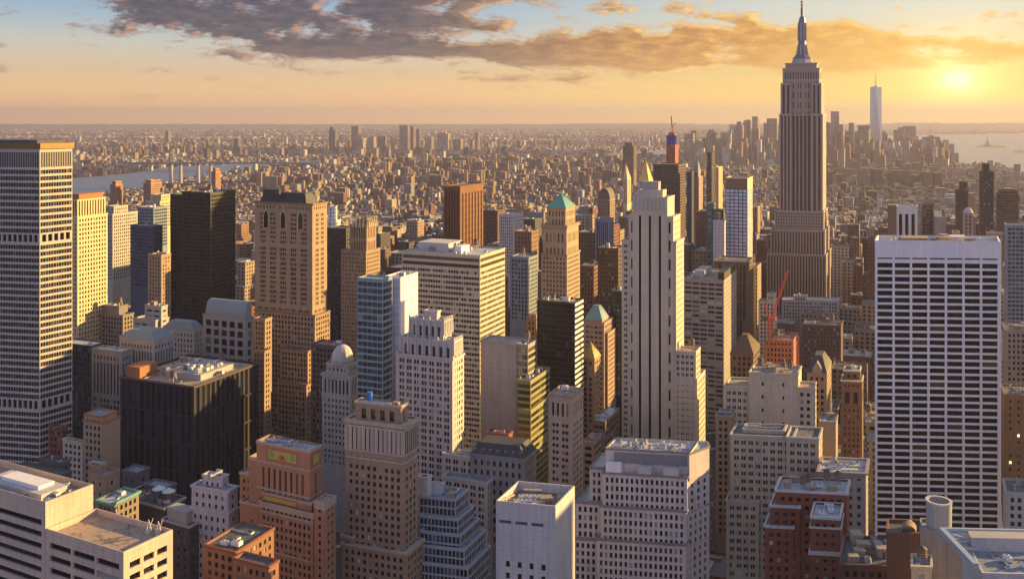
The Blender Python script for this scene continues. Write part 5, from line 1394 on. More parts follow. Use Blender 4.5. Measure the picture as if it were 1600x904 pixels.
def water_mat(c0, c1, rough, spec):
    m, t, b = principled('river_water')
    tc = t.new('ShaderNodeTexCoord').outputs['Object']
    n = t.noise(tc, .03, 5, .6)
    bp = t.new('ShaderNodeBump'); bp.inputs['Strength'].default_value = .35; bp.inputs['Distance'].default_value = 1.5
    t.l.new(n, bp.inputs['Height']); t.l.new(bp.outputs[0], b.inputs['Normal'])
    n2 = t.noise(tc, .002, 4, .6)
    t.l.new(t.mix(n2, c0, c1), b.inputs['Base Color'])
    b.inputs['Roughness'].default_value = rough
    b.inputs['Specular IOR Level'].default_value = spec
    return m


sheet('ground', [(-FARW, -1500), (FARW, -1500), (FARW, 30000), (-FARW, 30000)], 0.0, ground_mat())
WATER = water_mat((.11, .16, .24), (.15, .20, .28), .55, .2); BAYW = water_mat((.12, .14, .15), (.16, .17, .17), .25, .5)
RIV_FAR = [(-500, 312), (-200, 292), (0, 284), (114, 279), (205, 271), (257, 261), (380, 256), (478, 251), (560, 249)]
RIV_NEAR = [(560, 252.5), (478, 258), (415, 265), (330, 273), (262, 289), (201, 302), (114, 309), (0, 322), (-200, 350), (-500, 400)]
RIVER = [gp(*p) for p in RIV_NEAR[::-1]] + [gp(*p) for p in RIV_FAR[::-1]]
RIVER = [gp(*p) for p in RIV_FAR[::-1]] + [gp(*p) for p in RIV_NEAR[::-1]]
HARB = [gp(*p) for p in [(1376, 213), (1380, 226), (1400, 233), (1478, 238), (1497, 255), (1550, 258), (1600, 274), (1800, 330), (2600, 420), (2600, 214), (1700, 206.5), (1540, 209)]]
BAY = [gp(*p) for p in [(925, 247), (1000, 246), (1046, 244), (1046, 233), (1000, 236), (925, 241)]]
for P_ in (RIVER, HARB, BAY):
    a = sum(p[0] * q[1] - q[0] * p[1] for p, q in zip(P_, P_[1:] + P_[:1]))
    if a < 0: P_.reverse()
    sheet('water', P_, .4, WATER if P_ is RIVER else BAYW)


def inpoly(X, Y, poly):
    X = np.asarray(X); Y = np.asarray(Y); r = np.zeros(X.shape, bool)
    n = len(poly)
    for i in range(n):
        x1, y1 = poly[i]; x2, y2 = poly[(i + 1) % n]
        if y1 == y2: continue
        c = ((y1 > Y) != (y2 > Y)) & (X < (x2 - x1) * (Y - y1) / (y2 - y1) + x1)
        r ^= c
    return r


def hills(name, D, pts, depth, mat):
    """a low ridge; pts = (pixel x, pixel y of the crest)"""
    m = MB(); n = len(pts)
    rows = []
    for f, hf in ((0, 0), (.25, .45), (.55, .85), (.8, 1.0), (1.0, .9)):
        rows.append([(wx(x, D + depth * f), D + depth * f, max(.5, zy(y, D + depth * .8) * hf * (1 + .10 * math.sin(x * .31 + f * 9)))) for (x, y) in pts])
    for a, b in zip(rows, rows[1:]):
        for i in range(n - 1): m.quad(a[i], a[i + 1], b[i + 1], b[i])
    m.prism([(p[0], p[1]) for p in (rows[-1][0], rows[-1][-1], (rows[-1][-1][0], D + depth * 1.3), (rows[-1][0][0], D + depth * 1.3))], .3, 2, 0)
    o = m.build(name, [mat]); o['kind'] = 'structure'
    return o


HILLM = plain((.07, .075, .06), 'wooded_hills', .9)
hills('hills', 21000, [(x, 195.5 - 3.2 * max(0, min(1, (x - 1280) / 120)) - .5 * math.sin(x * .045) - .35 * math.sin(x * .13)) for x in range(1240, 2200, 8)], 4000, HILLM)
hills('hills', 24500, [(x, 194.0 - 1.2 * math.exp(-((x - 1000) / 110) ** 2) - .3 * math.sin(x * .05) - .2 * math.sin(x * .17)) for x in range(-300, 1320, 8)], 3600, HILLM)
for pts in ([(1522, 229.5), (1560, 231), (1575, 229), (1545, 226.5)], [(1580, 238), (1660, 242), (1660, 234), (1590, 235)]):
    P_ = [gp(*p) for p in pts]; sheet('island', P_, 1.2, HILLM)

# the little statue on its island
sx, sy = gp(1543, 228.4)
st_ = empty('harbour_statue', (sx, sy, 1.2), 'tiny statue on a tall pedestal standing on the harbour island', 'statue')
m = MB(); m.prism([(-22, -22), (22, -22), (22, 22), (-22, 22)], 0, 12, 0, True); m.prism([(-11, -11), (11, -11), (11, 11), (-11, 11)], 12, 46, 0, poly2=[(-7, -7), (7, -7), (7, 7), (-7, 7)]); m.build('pedestal', [LIMEG], st_)
m = MB(); m.ring(0, 0, 5.2, 3.2, 46, 72, 10); m.ring(0, 0, 3.4, 2.0, 72, 78, 10); m.ring(0, 0, 1.9, 1.6, 78, 84, 10); m.bar((2.5, 0, 74), (5.5, 0, 90), 1.4); m.ring(5.5, 0, 1.6, .4, 90, 93, 8, 0, True, True); m.build('figure', [M_GREEN2], st_)

# ================================================================== the far skylines, tower by tower
rng = random.Random(11)
HAZY = [wall((.20, .17, .16)), wall((.27, .22, .18)), wall((.14, .14, .16)), wall((.33, .28, .24)), wall((.17, .12, .10))]
FARG = glass((.06, .06, .07), 'far_window_bands', .25, .2, 0)
FST = S(9, 9, .6, .5, .6, mg=2, top=4, gl=FARG)
FVT = S(8, 400, .5, .99, .8, mg=2, top=5, lo=0, gl=FARG)
FGL = S(16, 8, .95, .6, .4, mg=1, top=3, gl=glass((.16, .18, .22), 'far_glass', .12, .2, 0, .8, .5))


def far_tower(name, label, D, x0, x1, y, dep=45, mat=None, st=None, cap=None, group=None, ys=8, yb=260):
    b = Bld(name, label, D, x1, 'skyscraper', mat or rng.choice(HAZY), st or FST, ys=ys, yb=yb, indiv=False, lm=label)
    t = b.tier(x0, x1, y, 0, dep, cor=0)
    if cap:
        for (a, c, yy) in cap: t = b.tier(a, c, yy, 3, dep - 4, cor=0)
    return b, t


DT = [
    (1147, 1160, 196, [(1151, 1158, 190)], 'stepped grey tower at the left end of the far downtown cluster'),
    (1166, 1173, 187, None, 'bright left twin of two slim pale towers left of the tallest skyscraper'),
    (1175, 1184, 182, None, 'bright right twin of two slim pale towers left of the tallest skyscraper'),
    (1160, 1167, 192, [(1162, 1166, 188)], 'narrow dark tower touching the bright twin towers of downtown'),
    (1193, 1214, 192, [(1198, 1214, 185)], 'broad pale box tower just left of the tallest skyscraper shaft'),
    (1185, 1196, 212, None, 'low dim tower between bright twins and broad pale box tower'),
    (1134, 1147, 207, [(1137, 1143, 204)], 'dim downtown tower with golden right edge left of the stepped grey one'),
    (1104, 1117, 207, [(1107, 1114, 203)], 'hazy tower with small dome cap, alone left of downtown'),
    (1069, 1083, 209, None, 'hazy pale slab right of the red and blue construction tower'),
    (1088, 1102, 220, None, 'dim broad slab between hazy pale slab and domed hazy tower'),
    (1120, 1133, 217, None, 'low dim slab right of the hazy domed tower of downtown'),
    (1294, 1315, 204, [(1298, 1311, 174)], 'tall two-stage glass tower just right of the tallest skyscraper'),
    (1294, 1314, 226, None, 'low broad block below the two-stage glass tower'),
    (1317, 1327, 205, None, 'dim narrow slab between two-stage glass tower and slim dark tower'),
    (1326, 1334, 192, None, 'slim dark downtown tower left of the tapering glass giant'),
    (1340, 1360, 196, None, 'dark square tower adjoining the left side of the tapering glass giant'),
    (1376, 1387, 208, [(1378, 1384, 205)], 'small pointed block at right foot of the tapering glass giant'),
    (1396, 1412, 203, [(1403, 1412, 199)], 'left half of the paired broad towers right of the glass giant'),
    (1410, 1431, 197, None, 'broad pale tower second right of the tapering glass giant'),
    (1434, 1471, 219, [(1441, 1468, 214)], 'wide low trapezoid block near the right end of downtown'),
    (1470, 1478, 229, None, 'small block attached right of the wide trapezoid block'),
    (1481, 1491, 225, None, 'slim outlying tower close to the harbour shore'),
    (1490, 1498, 239, None, 'golden last low tower at the harbour edge of downtown'),
    (1440, 1460, 240, None, 'low wide hazy block in front of the trapezoid block'),
    (1395, 1425, 232, None, 'low wide hazy block under the paired broad towers'),
    (1345, 1372, 236, None, 'low hazy block in front of the glass giant foot'),
    (1315, 1340, 236, None, 'low hazy brown block right of the tallest skyscraper at mid shaft'),
]
for i, (x0, x1, y, cap, lab) in enumerate(DT):
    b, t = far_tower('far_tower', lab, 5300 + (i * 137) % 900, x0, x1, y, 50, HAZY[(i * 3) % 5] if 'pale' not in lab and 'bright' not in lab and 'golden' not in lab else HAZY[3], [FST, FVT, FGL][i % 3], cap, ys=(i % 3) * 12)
    b.done()

# the tapering glass giant
D = 5700.0
gt = empty('tapering_glass_tower', (wx(1368.5, D), D, 0), 'tallest far glass tower with tapering facets and thin spire', 'skyscraper')
zt, zb2, s2 = zy(136, D), 55.0, 8.6 * D / F
A = [(-s2, -s2), (s2, -s2), (s2, s2), (-s2, s2)]; a2 = R(20)
A = [(p[0] * math.cos(a2) + p[1] * math.sin(a2), -p[0] * math.sin(a2) + p[1] * math.cos(a2)) for p in A]
q = s2 * .99; B_ = [((A[i][0] + A[(i + 1) % 4][0]) / 2 * .98, (A[i][1] + A[(i + 1) % 4][1]) / 2 * .98) for i in range(4)]
m = MB(); m.prism(A, 0, zb2, 0, top=False)
for i in range(4):
    p, r_, tt, tp = A[i], A[(i + 1) % 4], B_[i], B_[i - 1]
    m.face([(*p, zb2), (*r_, zb2), (*tt, zt)]); m.face([(*p, zb2), (*tt, zt), (*tp, zt)])
m.face([(*k, zt) for k in B_])
o = m.build('facets', [plain((.42, .45, .50), 'pale_tower_glass', .16, .75, .02)], gt)
m = MB(); m.ring(0, 0, 14, 14, zt, zt + 6, 16, 0, True, True); m.ring(0, 0, 3.2, 2.2, zt + 6, zy(122, D), 8); m.ring(0, 0, 2.2, .6, zy(122, D), zy(110, D), 8); m.build('spire', [M_METAL], gt)
HEROES.append(dict(lm='tapering glass giant', x0=1359, x1=1378, y0=136, D=D, foot=[(wx(1359, D), D), (wx(1378, D), D), (wx(1378, D), D + 120), (wx(1359, D), D + 120)], rects=[(1359, 1378, 140)]))

BK = [(514, 524, 203, 7200, [(515, 521, 198)], 'slim dark far tower with golden edge, leftmost of the skyline across the river'),
      (549, 560, 197, 7300, None, 'dark square far tower, second in the skyline across the river'),
      (562, 567, 216, 6900, None, 'thin pale chimney-like tower right of the dark square far tower'),
      (590, 602, 213, 7500, None, 'low hazy far block between dark square tower and big grey far tower'),
      (624, 637, 196, 7400, None, 'big blue-grey far tower in the middle of the skyline across the river'),
      (639, 646, 197, 7600, None, 'slim dark far tower immediately right of the big blue-grey far tower'),
      (650, 655, 202, 7500, None, 'thin dark far tower, second right of the big blue-grey one'),
      (664, 674, 215, 7200, None, 'low pale far block right of the thin dark far tower'),
      (683, 700, 209, 7600, [(687, 696, 207)], 'broad pale far tower above the copper-brown finned tower'),
      (710, 720, 217, 7500, None, 'dim low far tower right of the broad pale far tower'),
      (742, 747, 207, 7700, None, 'lone thin far tower right end of the skyline across the river'),
      (574, 584, 214, 7800, None, 'pale low far tower right of the thin chimney-like tower'),
      (365, 372, 217, 7000, None, 'lone far tower at left, above the suspension bridge'),
      (258, 263, 204, 9500, None, 'lone slim far tower near the horizon at left')]
for i, (x0, x1, y, D, cap, lab) in enumerate(BK):
    b, t = far_tower('far_tower', lab, D, x0, x1, y, 40, HAZY[3] if 'pale' in lab else HAZY[(2, 0, 4)[i % 3]], [FVT, FGL, FST][i % 3], cap, ys=20, yb=240)
    b.done()

# ================================================================== suspension bridge and the power station's chimneys
D = 4780.0
x0, x1 = wx(196, D), wx(500, D)
zd = zy(254.5, D)
br = empty('suspension_bridge', (0, D, 0), 'long grey suspension bridge with two towers crossing the river', 'bridge')
STEEL = plain((.16, .17, .20), 'bridge_steel', .6, .2)
m = MB(); m.box(x0, x1, -14, 14, zd - 5, zd + 3); m.build('deck', [STEEL], br)
txs = [wx(267, D), wx(404, D)]
zt = zy(236, D)
for tx in txs:
    m = MB()
    for yy in (-14, 14):
        m.prism([(tx - 7, yy - 4), (tx + 7, yy - 4), (tx + 7, yy + 4), (tx - 7, yy + 4)], .5, zt, 0, poly2=[(tx - 4, yy - 3), (tx + 4, yy - 3), (tx + 4, yy + 3), (tx - 4, yy + 3)])
    for z in (zd + 12, zt - 8, zd - 12): m.box(tx - 3, tx + 3, -14, 14, z - 3, z + 3)
    m.build('bridge_tower', [STEEL], br)
for yy in (-12, 12):
    m = MB(); L = txs[1] - txs[0]; n = 28
    f = lambda k: (txs[0] + L * k / n, yy, zd + 6 + (zt - zd - 6) * (2 * k / n - 1) ** 2)
    for k in range(n):
        m.bar(f(k), f(k + 1), 1.6); m.bar((f(k)[0], yy, zd), f(k), .7)
    m.bar((x0, yy, zd + 3), (txs[0], yy, zt), 1.6); m.bar((x1, yy, zd + 3), (txs[1], yy, zt), 1.6)
    m.build('main_cable', [STEEL], br)
m = MB()
for k in range(16):
    x = x0 + (x1 - x0) * k / 15
    if min(abs(x - t) for t in txs) > 60 and not (txs[0] < x < txs[1]): m.box(x - 5, x + 5, -11, 11, 0, zd - 5)
m.build('viaduct_piers', [CONC], br)['kind'] = 'stuff'
D = 3650.0
for k, (x, lab) in enumerate(((267, 'pale chimney, leftmost of four in a row by the river'), (282, 'pale chimney, second from left of four by the river'), (309.5, 'pale chimney, third from left of four by the river'), (329, 'pale chimney, rightmost of four in a row by the river'))):
    ch_ = empty('chimney', (wx(x, D), D, 0), lab, 'chimney', 'four power station chimneys')
    m = MB(); r = 3.0 * D / F; m.ring(0, 0, r * 1.1, r * .85, 0, zy(256, D) - 6, 16, 0, False); m.build('stack', [wall((.38, .355, .34))], ch_)
    m = MB(); m.ring(0, 0, r * .9, r * .9, zy(256, D) - 6, zy(256, D), 16, 0, True, True); m.build('rim', [M_DARKM], ch_)
for k, (a, c, y, d, lab) in enumerate(((250, 300, 287, 0, 'dark low power station hall under the left pair of chimneys'), (292, 346, 283, 60, 'long brown power station hall under the right pair of chimneys'))):
    simple('power_station_hall', lab, D - 40 + d, [(a, c, y, 0, 60)], wall((.14, .11, .10)), S(12, 12, .5, .6), eq=0, yb=330, cat='industrial building', ys=10)

# ================================================================== the ordinary city
rs = np.random.RandomState(3)
sg = np.array((math.cos(R(YAW)), -math.sin(R(YAW)))); ag = np.array((math.sin(R(YAW)), math.cos(R(YAW))))
PALETTE = [('tan', (.31, .225, .155)), ('brown', (.20, .125, .085)), ('red brick', (.18, .08, .058)), ('grey', (.25, .24, .24)), ('cream', (.50, .42, .31)), ('pale', (.52, .50, .48)), ('dark', (.09, .08, .08)), ('orange brick', (.27, .15, .09)), ('buff', (.37, .29, .20))]
PW = np.array([.19, .19, .17, .14, .05, .04, .08, .07, .07])
ROOFS = [('pale', (.42, .41, .42)), ('grey', (.24, .235, .24)), ('dark', (.09, .085, .085)), ('brown', (.26, .19, .15))]
boxes = []          # cx, cy, hw, hd, z0, z1, yaw, colour idx, roof idx, id


class Gen: pass
gens = []


def hero_clear(x, y, r):
    for h in HEROES:
        f = h.get('foot')
        if not f: continue
        if h.get('bb') is None:
            h['bb'] = (min(p[0] for p in f), max(p[0] for p in f), min(p[1] for p in f), max(p[1] for p in f))
        a, b_, c, d = h['bb']
        if a - r < x < b_ + r and c - r < y < d + r: return False
    return True


def hero_cap(px0, px1, D):
    """lowest pixel row a building at distance D may reach without hiding what the photo shows behind it"""
    y = 300.0
    for h in HEROES:
        if h['D'] > D + 10 and h['D'] < 2600:
            for (a, c, yt) in h['rects']:
                if px1 > a and px0 < c: y = max(y, min(h.get('vis', 0), 904))
    return y


# streets and blocks of the near and middle city
for iv in range(3, 62):
    for iu in range(-26, 20):
        v0 = iv * 80.0 + 4; u0 = iu * 150.0
        for row in (0, 1):
            u = u0 + 10
            while u < u0 + 134:
                w = rs.uniform(10, 27) if iv > 14 else rs.uniform(14, 36); w = min(w, u0 + 138 - u)
                if w < 9: break
                uc, vc = u + w / 2, v0 + 14 + row * 31 + 3
                x, y = sg * uc + ag * vc
                u += w + (0.0 if rs.rand() < .7 else rs.uniform(1, 6))
                if y < 300 or y > 2700: continue
                px = CX + F * x / y
                if px < -60 or px > 1680: continue
                if inpoly(np.array([x]), np.array([y]), RIVER)[0] or inpoly(np.array([x]), np.array([y]), HARB)[0]: continue
                if not hero_clear(x, y, w * .55 + 5): continue
                if y < 950: h = rs.uniform(24, 62)
                elif y < 1700: h = rs.gamma(3.2, 17) + 14
                elif y < 2600: h = rs.gamma(2.6, 13) + 12
                else: h = rs.gamma(2.2, 8) + 10
                if rs.rand() < .035 and 900 < y < 2600: h = rs.uniform(70, 125)
                if rs.rand() < .012 and y >= 2600: h = rs.uniform(45, 75)
                # keep below what stands behind
                cap = 318 if px < 1290 else 335
                if px < 640: cap = 345
                if 360 < px < 402 and y < 1500: cap = 400
                if 1180 < px < 1310 and y < 1150: cap = 470
                if 1130 < px < 1182 and y < 1000: cap = 520
                if y < 700: cap = 600
                if y < 520: cap = 740
                if px < 430 and y > 2300: h = min(h, 15)
                hmax = zy(cap + rs.uniform(0, 50), y)
                h = min(h, max(hmax, 9))
                g = Gen(); g.x, g.y, g.w, g.d, g.h, g.px = x, y, w * .5, 14.0, h, px
                g.c = rs.choice(len(PALETTE), p=PW / PW.sum()); g.r = rs.choice(4, p=[.3, .32, .24, .14]); g.yaw = -R(YAW); g.a = rs.rand()
                g.setback = h > 45 and rs.rand() < .6; g.tank = rs.rand() < .45; g.bulk = rs.rand() < .7
                gens.append(g)

# what each shows: a coarse front-to-back coverage test against the named buildings
cov = np.zeros((226, 400), bool)
ev = [(h['D'], 0, h) for h in HEROES] + [(g.y, 1, g) for g in gens]
ev.sort(key=lambda e: e[0])
for D, k, o in ev:
    if k == 0:
        for (a, c, yt) in o['rects']:
            cov[max(0, int(yt / 4)):, max(0, int(a / 4)):max(0, int(math.ceil(c / 4)))] = True
    else:
        hw = (o.w * .92 + o.d * .39)
        a, c = (CX + F * (o.x - hw) / D) / 4, (CX + F * (o.x + hw) / D) / 4
        yt = (HY + (EYE - o.h) * F / D) / 4; yb = (HY + EYE * F / D) / 4
        sl_ = (slice(max(0, int(yt)), min(226, int(yb) + 1)), slice(max(0, int(a)), min(400, int(c) + 1)))
        sub = cov[sl_]
        o.vis = int((~sub).sum()); o.pos = None
        if o.vis:
            yy, xx = np.nonzero(~sub); o.pos = ((xx.mean() + sl_[1].start) * 4, (yy.mean() + sl_[0].start) * 4)
        cov[sl_] = True
seen = sorted([g for g in gens if g.vis > 0], key=lambda g: -g.vis)
N_IND = 185
ind = seen[:N_IND]
rest = [g for g in seen[N_IND:]] + [g for g in gens if g.vis == 0 and g.y > 1400]


def city_mesh(name, B):
    """many boxes as one mesh; rows of B: x, y, hw, hd, z0, z1, yaw, r, g, b, roof r, g, b, window style"""
    B = np.array(B, float); n = len(B)
    sx = np.array([-1, 1, 1, -1.0]); sy = np.array([-1, -1, 1, 1.0])
    lx = B[:, 2:3] * sx; ly = B[:, 3:4] * sy
    c, s = np.cos(B[:, 6:7]), np.sin(B[:, 6:7])
    X = B[:, 0:1] + lx * c - ly * s; Y = B[:, 1:2] + lx * s + ly * c
    V = np.zeros((n, 8, 3)); V[:, :4, 0] = X; V[:, 4:, 0] = X; V[:, :4, 1] = Y; V[:, 4:, 1] = Y; V[:, :4, 2] = B[:, 4:5]; V[:, 4:, 2] = B[:, 5:6]
    Fq = np.array([[0, 1, 5, 4], [1, 2, 6, 5], [2, 3, 7, 6], [3, 0, 4, 7], [4, 5, 6, 7]])
    idx = (np.arange(n)[:, None, None] * 8 + Fq[None]).reshape(-1)
    me = bpy.data.meshes.new(name)
    me.vertices.add(n * 8); me.vertices.foreach_set('co', V.reshape(-1))
    me.loops.add(n * 20); me.loops.foreach_set('vertex_index', idx.astype(np.int32))
    me.polygons.add(n * 5); me.polygons.foreach_set('loop_start', np.arange(0, n * 20, 4, dtype=np.int32))
    me.polygons.foreach_set('use_smooth', np.zeros(n * 5, dtype=bool))
    me.update(calc_edges=True)
    W = np.stack([B[:, 2] * 2, B[:, 3] * 2, B[:, 2] * 2, B[:, 3] * 2, B[:, 2] * 2], 1)
    H0 = np.repeat(B[:, 4:5], 5, 1); H1 = np.repeat(B[:, 5:6], 5, 1)
    UV = np.zeros((n, 5, 4, 2)); off = (np.arange(n) * 3.7 % 50)[:, None]
    UV[:, :, 0, 0] = off; UV[:, :, 1, 0] = off + W; UV[:, :, 2, 0] = off + W; UV[:, :, 3, 0] = off
    UV[:, :, 0, 1] = H0; UV[:, :, 1, 1] = H0; UV[:, :, 2, 1] = H1; UV[:, :, 3, 1] = H1
    me.uv_layers.new(name='UVMap').data.foreach_set('uv', UV.reshape(-1))
    C = np.zeros((n, 5, 4, 4)); C[:, :4, :, :3] = B[:, None, None, 7:10]; C[:, 4, :, :3] = B[:, None, 10:13]; C[..., 3] = B[:, None, None, 13]
    me.color_attributes.new('Col', 'FLOAT_COLOR', 'CORNER').data.foreach_set('color', C.reshape(-1))
    me.materials.append(city_mat())
    return me


def gen_rows(g, roofbits=True):
    col_ = np.array(PALETTE[g.c][1]) * (.8 + .4 * g.a); rf = np.array(ROOFS[g.r][1])
    rows = [[g.x, g.y, g.w, g.d, 0, g.h, g.yaw, *col_, *rf, g.a]]
    return rows, col_, rf


for i, g in enumerate(ind):
    g.o = empty('city_block', (g.x, g.y, 0), None, None)
    rows, col_, rf = gen_rows(g)
    R0 = list(rows[0]); R0[0] = R0[1] = 0
    wl = [R0]
    top = g.h
    if g.setback:
        R0[5] = g.h * .72
        wl.append([0, 0, g.w * .72, g.d * .72, g.h * .72 - .5, g.h, g.yaw, *col_, *rf, g.a])
    me = city_mesh('wall', wl); link('wall', me, g.o)
    hw, hd = (g.w * .72, g.d * .72) if g.setback else (g.w, g.d)
    m = MB(); c_, s_ = math.cos(g.yaw), math.sin(g.yaw)
    rp = lambda a, b: (a * c_ - b * s_, a * s_ + b * c_)
    q = [rp(-hw, -hd), rp(hw, -hd), rp(hw, hd), rp(-hw, hd)]; q2 = [rp(-hw + .6, -hd + .6), rp(hw - .6, -hd + .6), rp(hw - .6, hd - .6), rp(-hw + .6, hd - .6)]
    for k in range(4): m.quad((*q[k], top + 1.0), (*q[(k + 1) % 4], top + 1.0), (*q2[(k + 1) % 4], top + 1.0), (*q2[k], top + 1.0), 1); m.quad((*q[k], top - .2), (*q[(k + 1) % 4], top - .2), (*q[(k + 1) % 4], top + 1.0), (*q[k], top + 1.0), 1); m.quad((*q2[(k + 1) % 4], top + .05), (*q2[k], top + .05), (*q2[k], top + 1.0), (*q2[(k + 1) % 4], top + 1.0), 1)
    m.face([(*p, top + .05) for p in q2], 0)
    ro = m.build('roof', [rooftop(ROOFS[g.r][1]), wall(tuple(PALETTE[g.c][1]))], g.o)
    n = 1 + int(g.w > 9) + int(g.w > 14) + int(g.y < 800)
    equip(ro, q2, top + .05, n, ('water_tank', 'stair_bulkhead', 'cooling_unit', 'air_duct', 'stair_bulkhead') if g.tank else ('stair_bulkhead', 'cooling_unit', 'vent_hood', 'air_duct'), g.yaw)

# labels of these: what each looks like and the named building it stands by
LMK = [h for h in HEROES if len(h['lm'].split()) <= 6]
def describe(g):
    x, y = g.pos
    best, bd = None, 1e9
    for h in LMK:
        yy = max(h['y0'], 200)
        d = max(0, h['x0'] - x, x - h['x1']) + .35 * abs(y - yy - 40) + (0 if h['D'] < g.y else 25)
        if d < bd: best, bd = h, d
    h = best
    if x < h['x0'] - 4: rel = 'left of'
    elif x > h['x1'] + 4: rel = 'right of'
    elif g.y > h['D']: rel = 'behind'
    else: rel = 'in front of'
    size = 'tall' if g.h > 70 else 'mid-height' if g.h > 38 else 'low'
    look = f"{size} {PALETTE[g.c][0]} {'stepped ' if g.setback else ''}block with {ROOFS[g.r][0]} roof"
    return look, rel, h['lm']
keys = {}
for g in ind: keys.setdefault(describe(g), []).append(g)
ORD = ['first', 'second', 'third', 'fourth', 'fifth', 'sixth', 'seventh', 'eighth', 'ninth']
for (look, rel, lm), L in keys.items():
    L.sort(key=lambda g: g.pos[0])
    for k, g in enumerate(L):
        lab = f"{look}, {rel} the {lm}"
        if len(L) > 1: lab = ('leftmost' if k == 0 else 'rightmost' if k == len(L) - 1 else ORD[min(k, 8)] + ' from left') + ' ' + lab
        if len(lab.replace('-', ' ').split()) > 16: lab = lab.replace('mid-height ', 'medium ').replace(' with ', ', ')
        tag(g.o, lab, 'building', 'ordinary city blocks between the towers')

# everything smaller in the picture: one mass
rows = []
for g in rest:
    r_, col_, rf = gen_rows(g)
    if g.setback:
        r_[0][5] = g.h * .75
        r_.append([g.x, g.y, g.w * .7, g.d * .7, g.h * .75 - .5, g.h, g.yaw, *col_, *rf, g.a])
    rows += r_
    if g.bulk:
        ox, oy = rs.uniform(-.5, .5) * g.w, rs.uniform(-.5, .5) * g.d
        f = .7 if g.setback else 1.0
        ox, oy = ox * f, oy * f
        c_, s_ = math.cos(g.yaw), math.sin(g.yaw)
        hb = rs.uniform(2.5, 6)
        rows.append([g.x + ox * c_ - oy * s_, g.y + ox * s_ + oy * c_, rs.uniform(1.6, 4) * f, rs.uniform(1.6, 3.5) * f, g.h - .3, g.h + hb, g.yaw, *(col_ * 1.1), *rf, .2])
cm = city_mesh('city_mass', rows); o = link('midtown_building_mass', cm); o['kind'] = 'stuff'

# beyond: the flat boroughs to the horizon
def scatter(n, y0, y1, hw0, hw1, hfun, xlim, power=1.0, bright=.12, seed=1):
    q = np.random.RandomState(seed)
    out = []
    Y = y0 + (y1 - y0) * q.rand(n) ** power
    PXs = q.uniform(xlim[0], xlim[1], n)
    X = (PXs - CX) / F * Y
    # stand them in rows along streets
    th = np.where((Y < 4600) & (X > -1400), -R(YAW), np.where((X * .3 + Y) % 3000 < 1500, R(18), R(-31)))
    gu, gv = X * np.cos(th) + Y * np.sin(th), -X * np.sin(th) + Y * np.cos(th)
    pitch = 34.0 * np.maximum(1, (Y / 4000.0) ** .5)
    gv = np.round(gv / pitch) * pitch + np.where(np.round(gv / pitch) % 2 == 0, 5.0, -5.0)
    X, Y = gu * np.cos(th) - gv * np.sin(th), gu * np.sin(th) + gv * np.cos(th)
    PXs = CX + F * X / Y
    ok = ~inpoly(X, Y, RIVER) & ~inpoly(X, Y, HARB) & ~inpoly(X, Y, BAY)
    dis = np.sin(X * .0021 + 1.3) * np.sin(Y * .0017 + .4) + .5 * np.sin(X * .006) * np.sin(Y * .0051 + 2)
    for i in np.nonzero(ok)[0]:
        h = hfun(q, X[i], Y[i], dis[i])
        c = np.array(PALETTE[q.choice(len(PALETTE), p=PW / PW.sum())][1]) * q.uniform(.7, 1.25)
        if q.rand() < bright: c = np.array((.55, .50, .45)) * q.uniform(.8, 1.1)
        rf = np.array(ROOFS[q.choice(4, p=[.34, .30, .2, .16])][1]) * q.uniform(.8, 1.2)
        d = Y[i] / 4000.0
        w, dd = q.uniform(hw0, hw1) * max(1, d ** .5), q.uniform(hw0, hw1 * .8) * max(1, d ** .5)
        if Y[i] < 4300 and PXs[i] < 440: h = min(h, 16)
        if h > 34: w, dd = q.uniform(9, 16), q.uniform(8, 13)
        yaw = -R(YAW) if Y[i] < 4600 and X[i] > -1400 else (R(18) if (X[i] * .3 + Y[i]) % 3000 < 1500 else R(-31)) + q.uniform(-.03, .03)
        out.append([X[i], Y[i], w, dd, 0, h, yaw, *c, *rf, q.rand()])
    return out


def h_village(q, x, y, dis):
    if q.rand() < .008 + .05 * (dis > .8): return q.uniform(30, 58)
    return q.gamma(3, 3.6) + 7
def h_far(q, x, y, dis):
    if q.rand() < .007 + .05 * (dis > .8): return q.uniform(38, 75)
    return q.gamma(2.4, 3.4) + 6
def h_down(q, x, y, dis): return q.gamma(3, 17) + 22

def h_down2(q, x, y, dis): return q.gamma(4, 19) + 40

FARB = scatter(15000, 2500, 5200, 3.6, 8.5, h_village, (-40, 1720), .8, .07, 5) + scatter(20000, 4700, 9500, 4.5, 11, h_far, (-60, 1080), 1.0, .10, 6) + scatter(14000, 9500, 24000, 9, 22, h_far, (-60, 1260), 1.5, .12, 7)
FARB += scatter(380, 4900, 6600, 12, 22, h_down, (1085, 1480), 1.0, .1, 8) + scatter(300, 5100, 6400, 12, 20, h_down2, (1130, 1476), 1.0, .08, 18) + scatter(120, 5100, 6200, 12, 20, h_down2, (1290, 1460), 1.0, .08, 19) + scatter(700, 15000, 21500, 20, 50, h_far, (1250, 1700), 1.0, .2, 9)
FARB = [r_ for r_ in FARB if not (r_[1] > 4400 and CX + F * r_[0] / r_[1] > 1372 and r_[1] < 14000 and r_[5] > 150)]
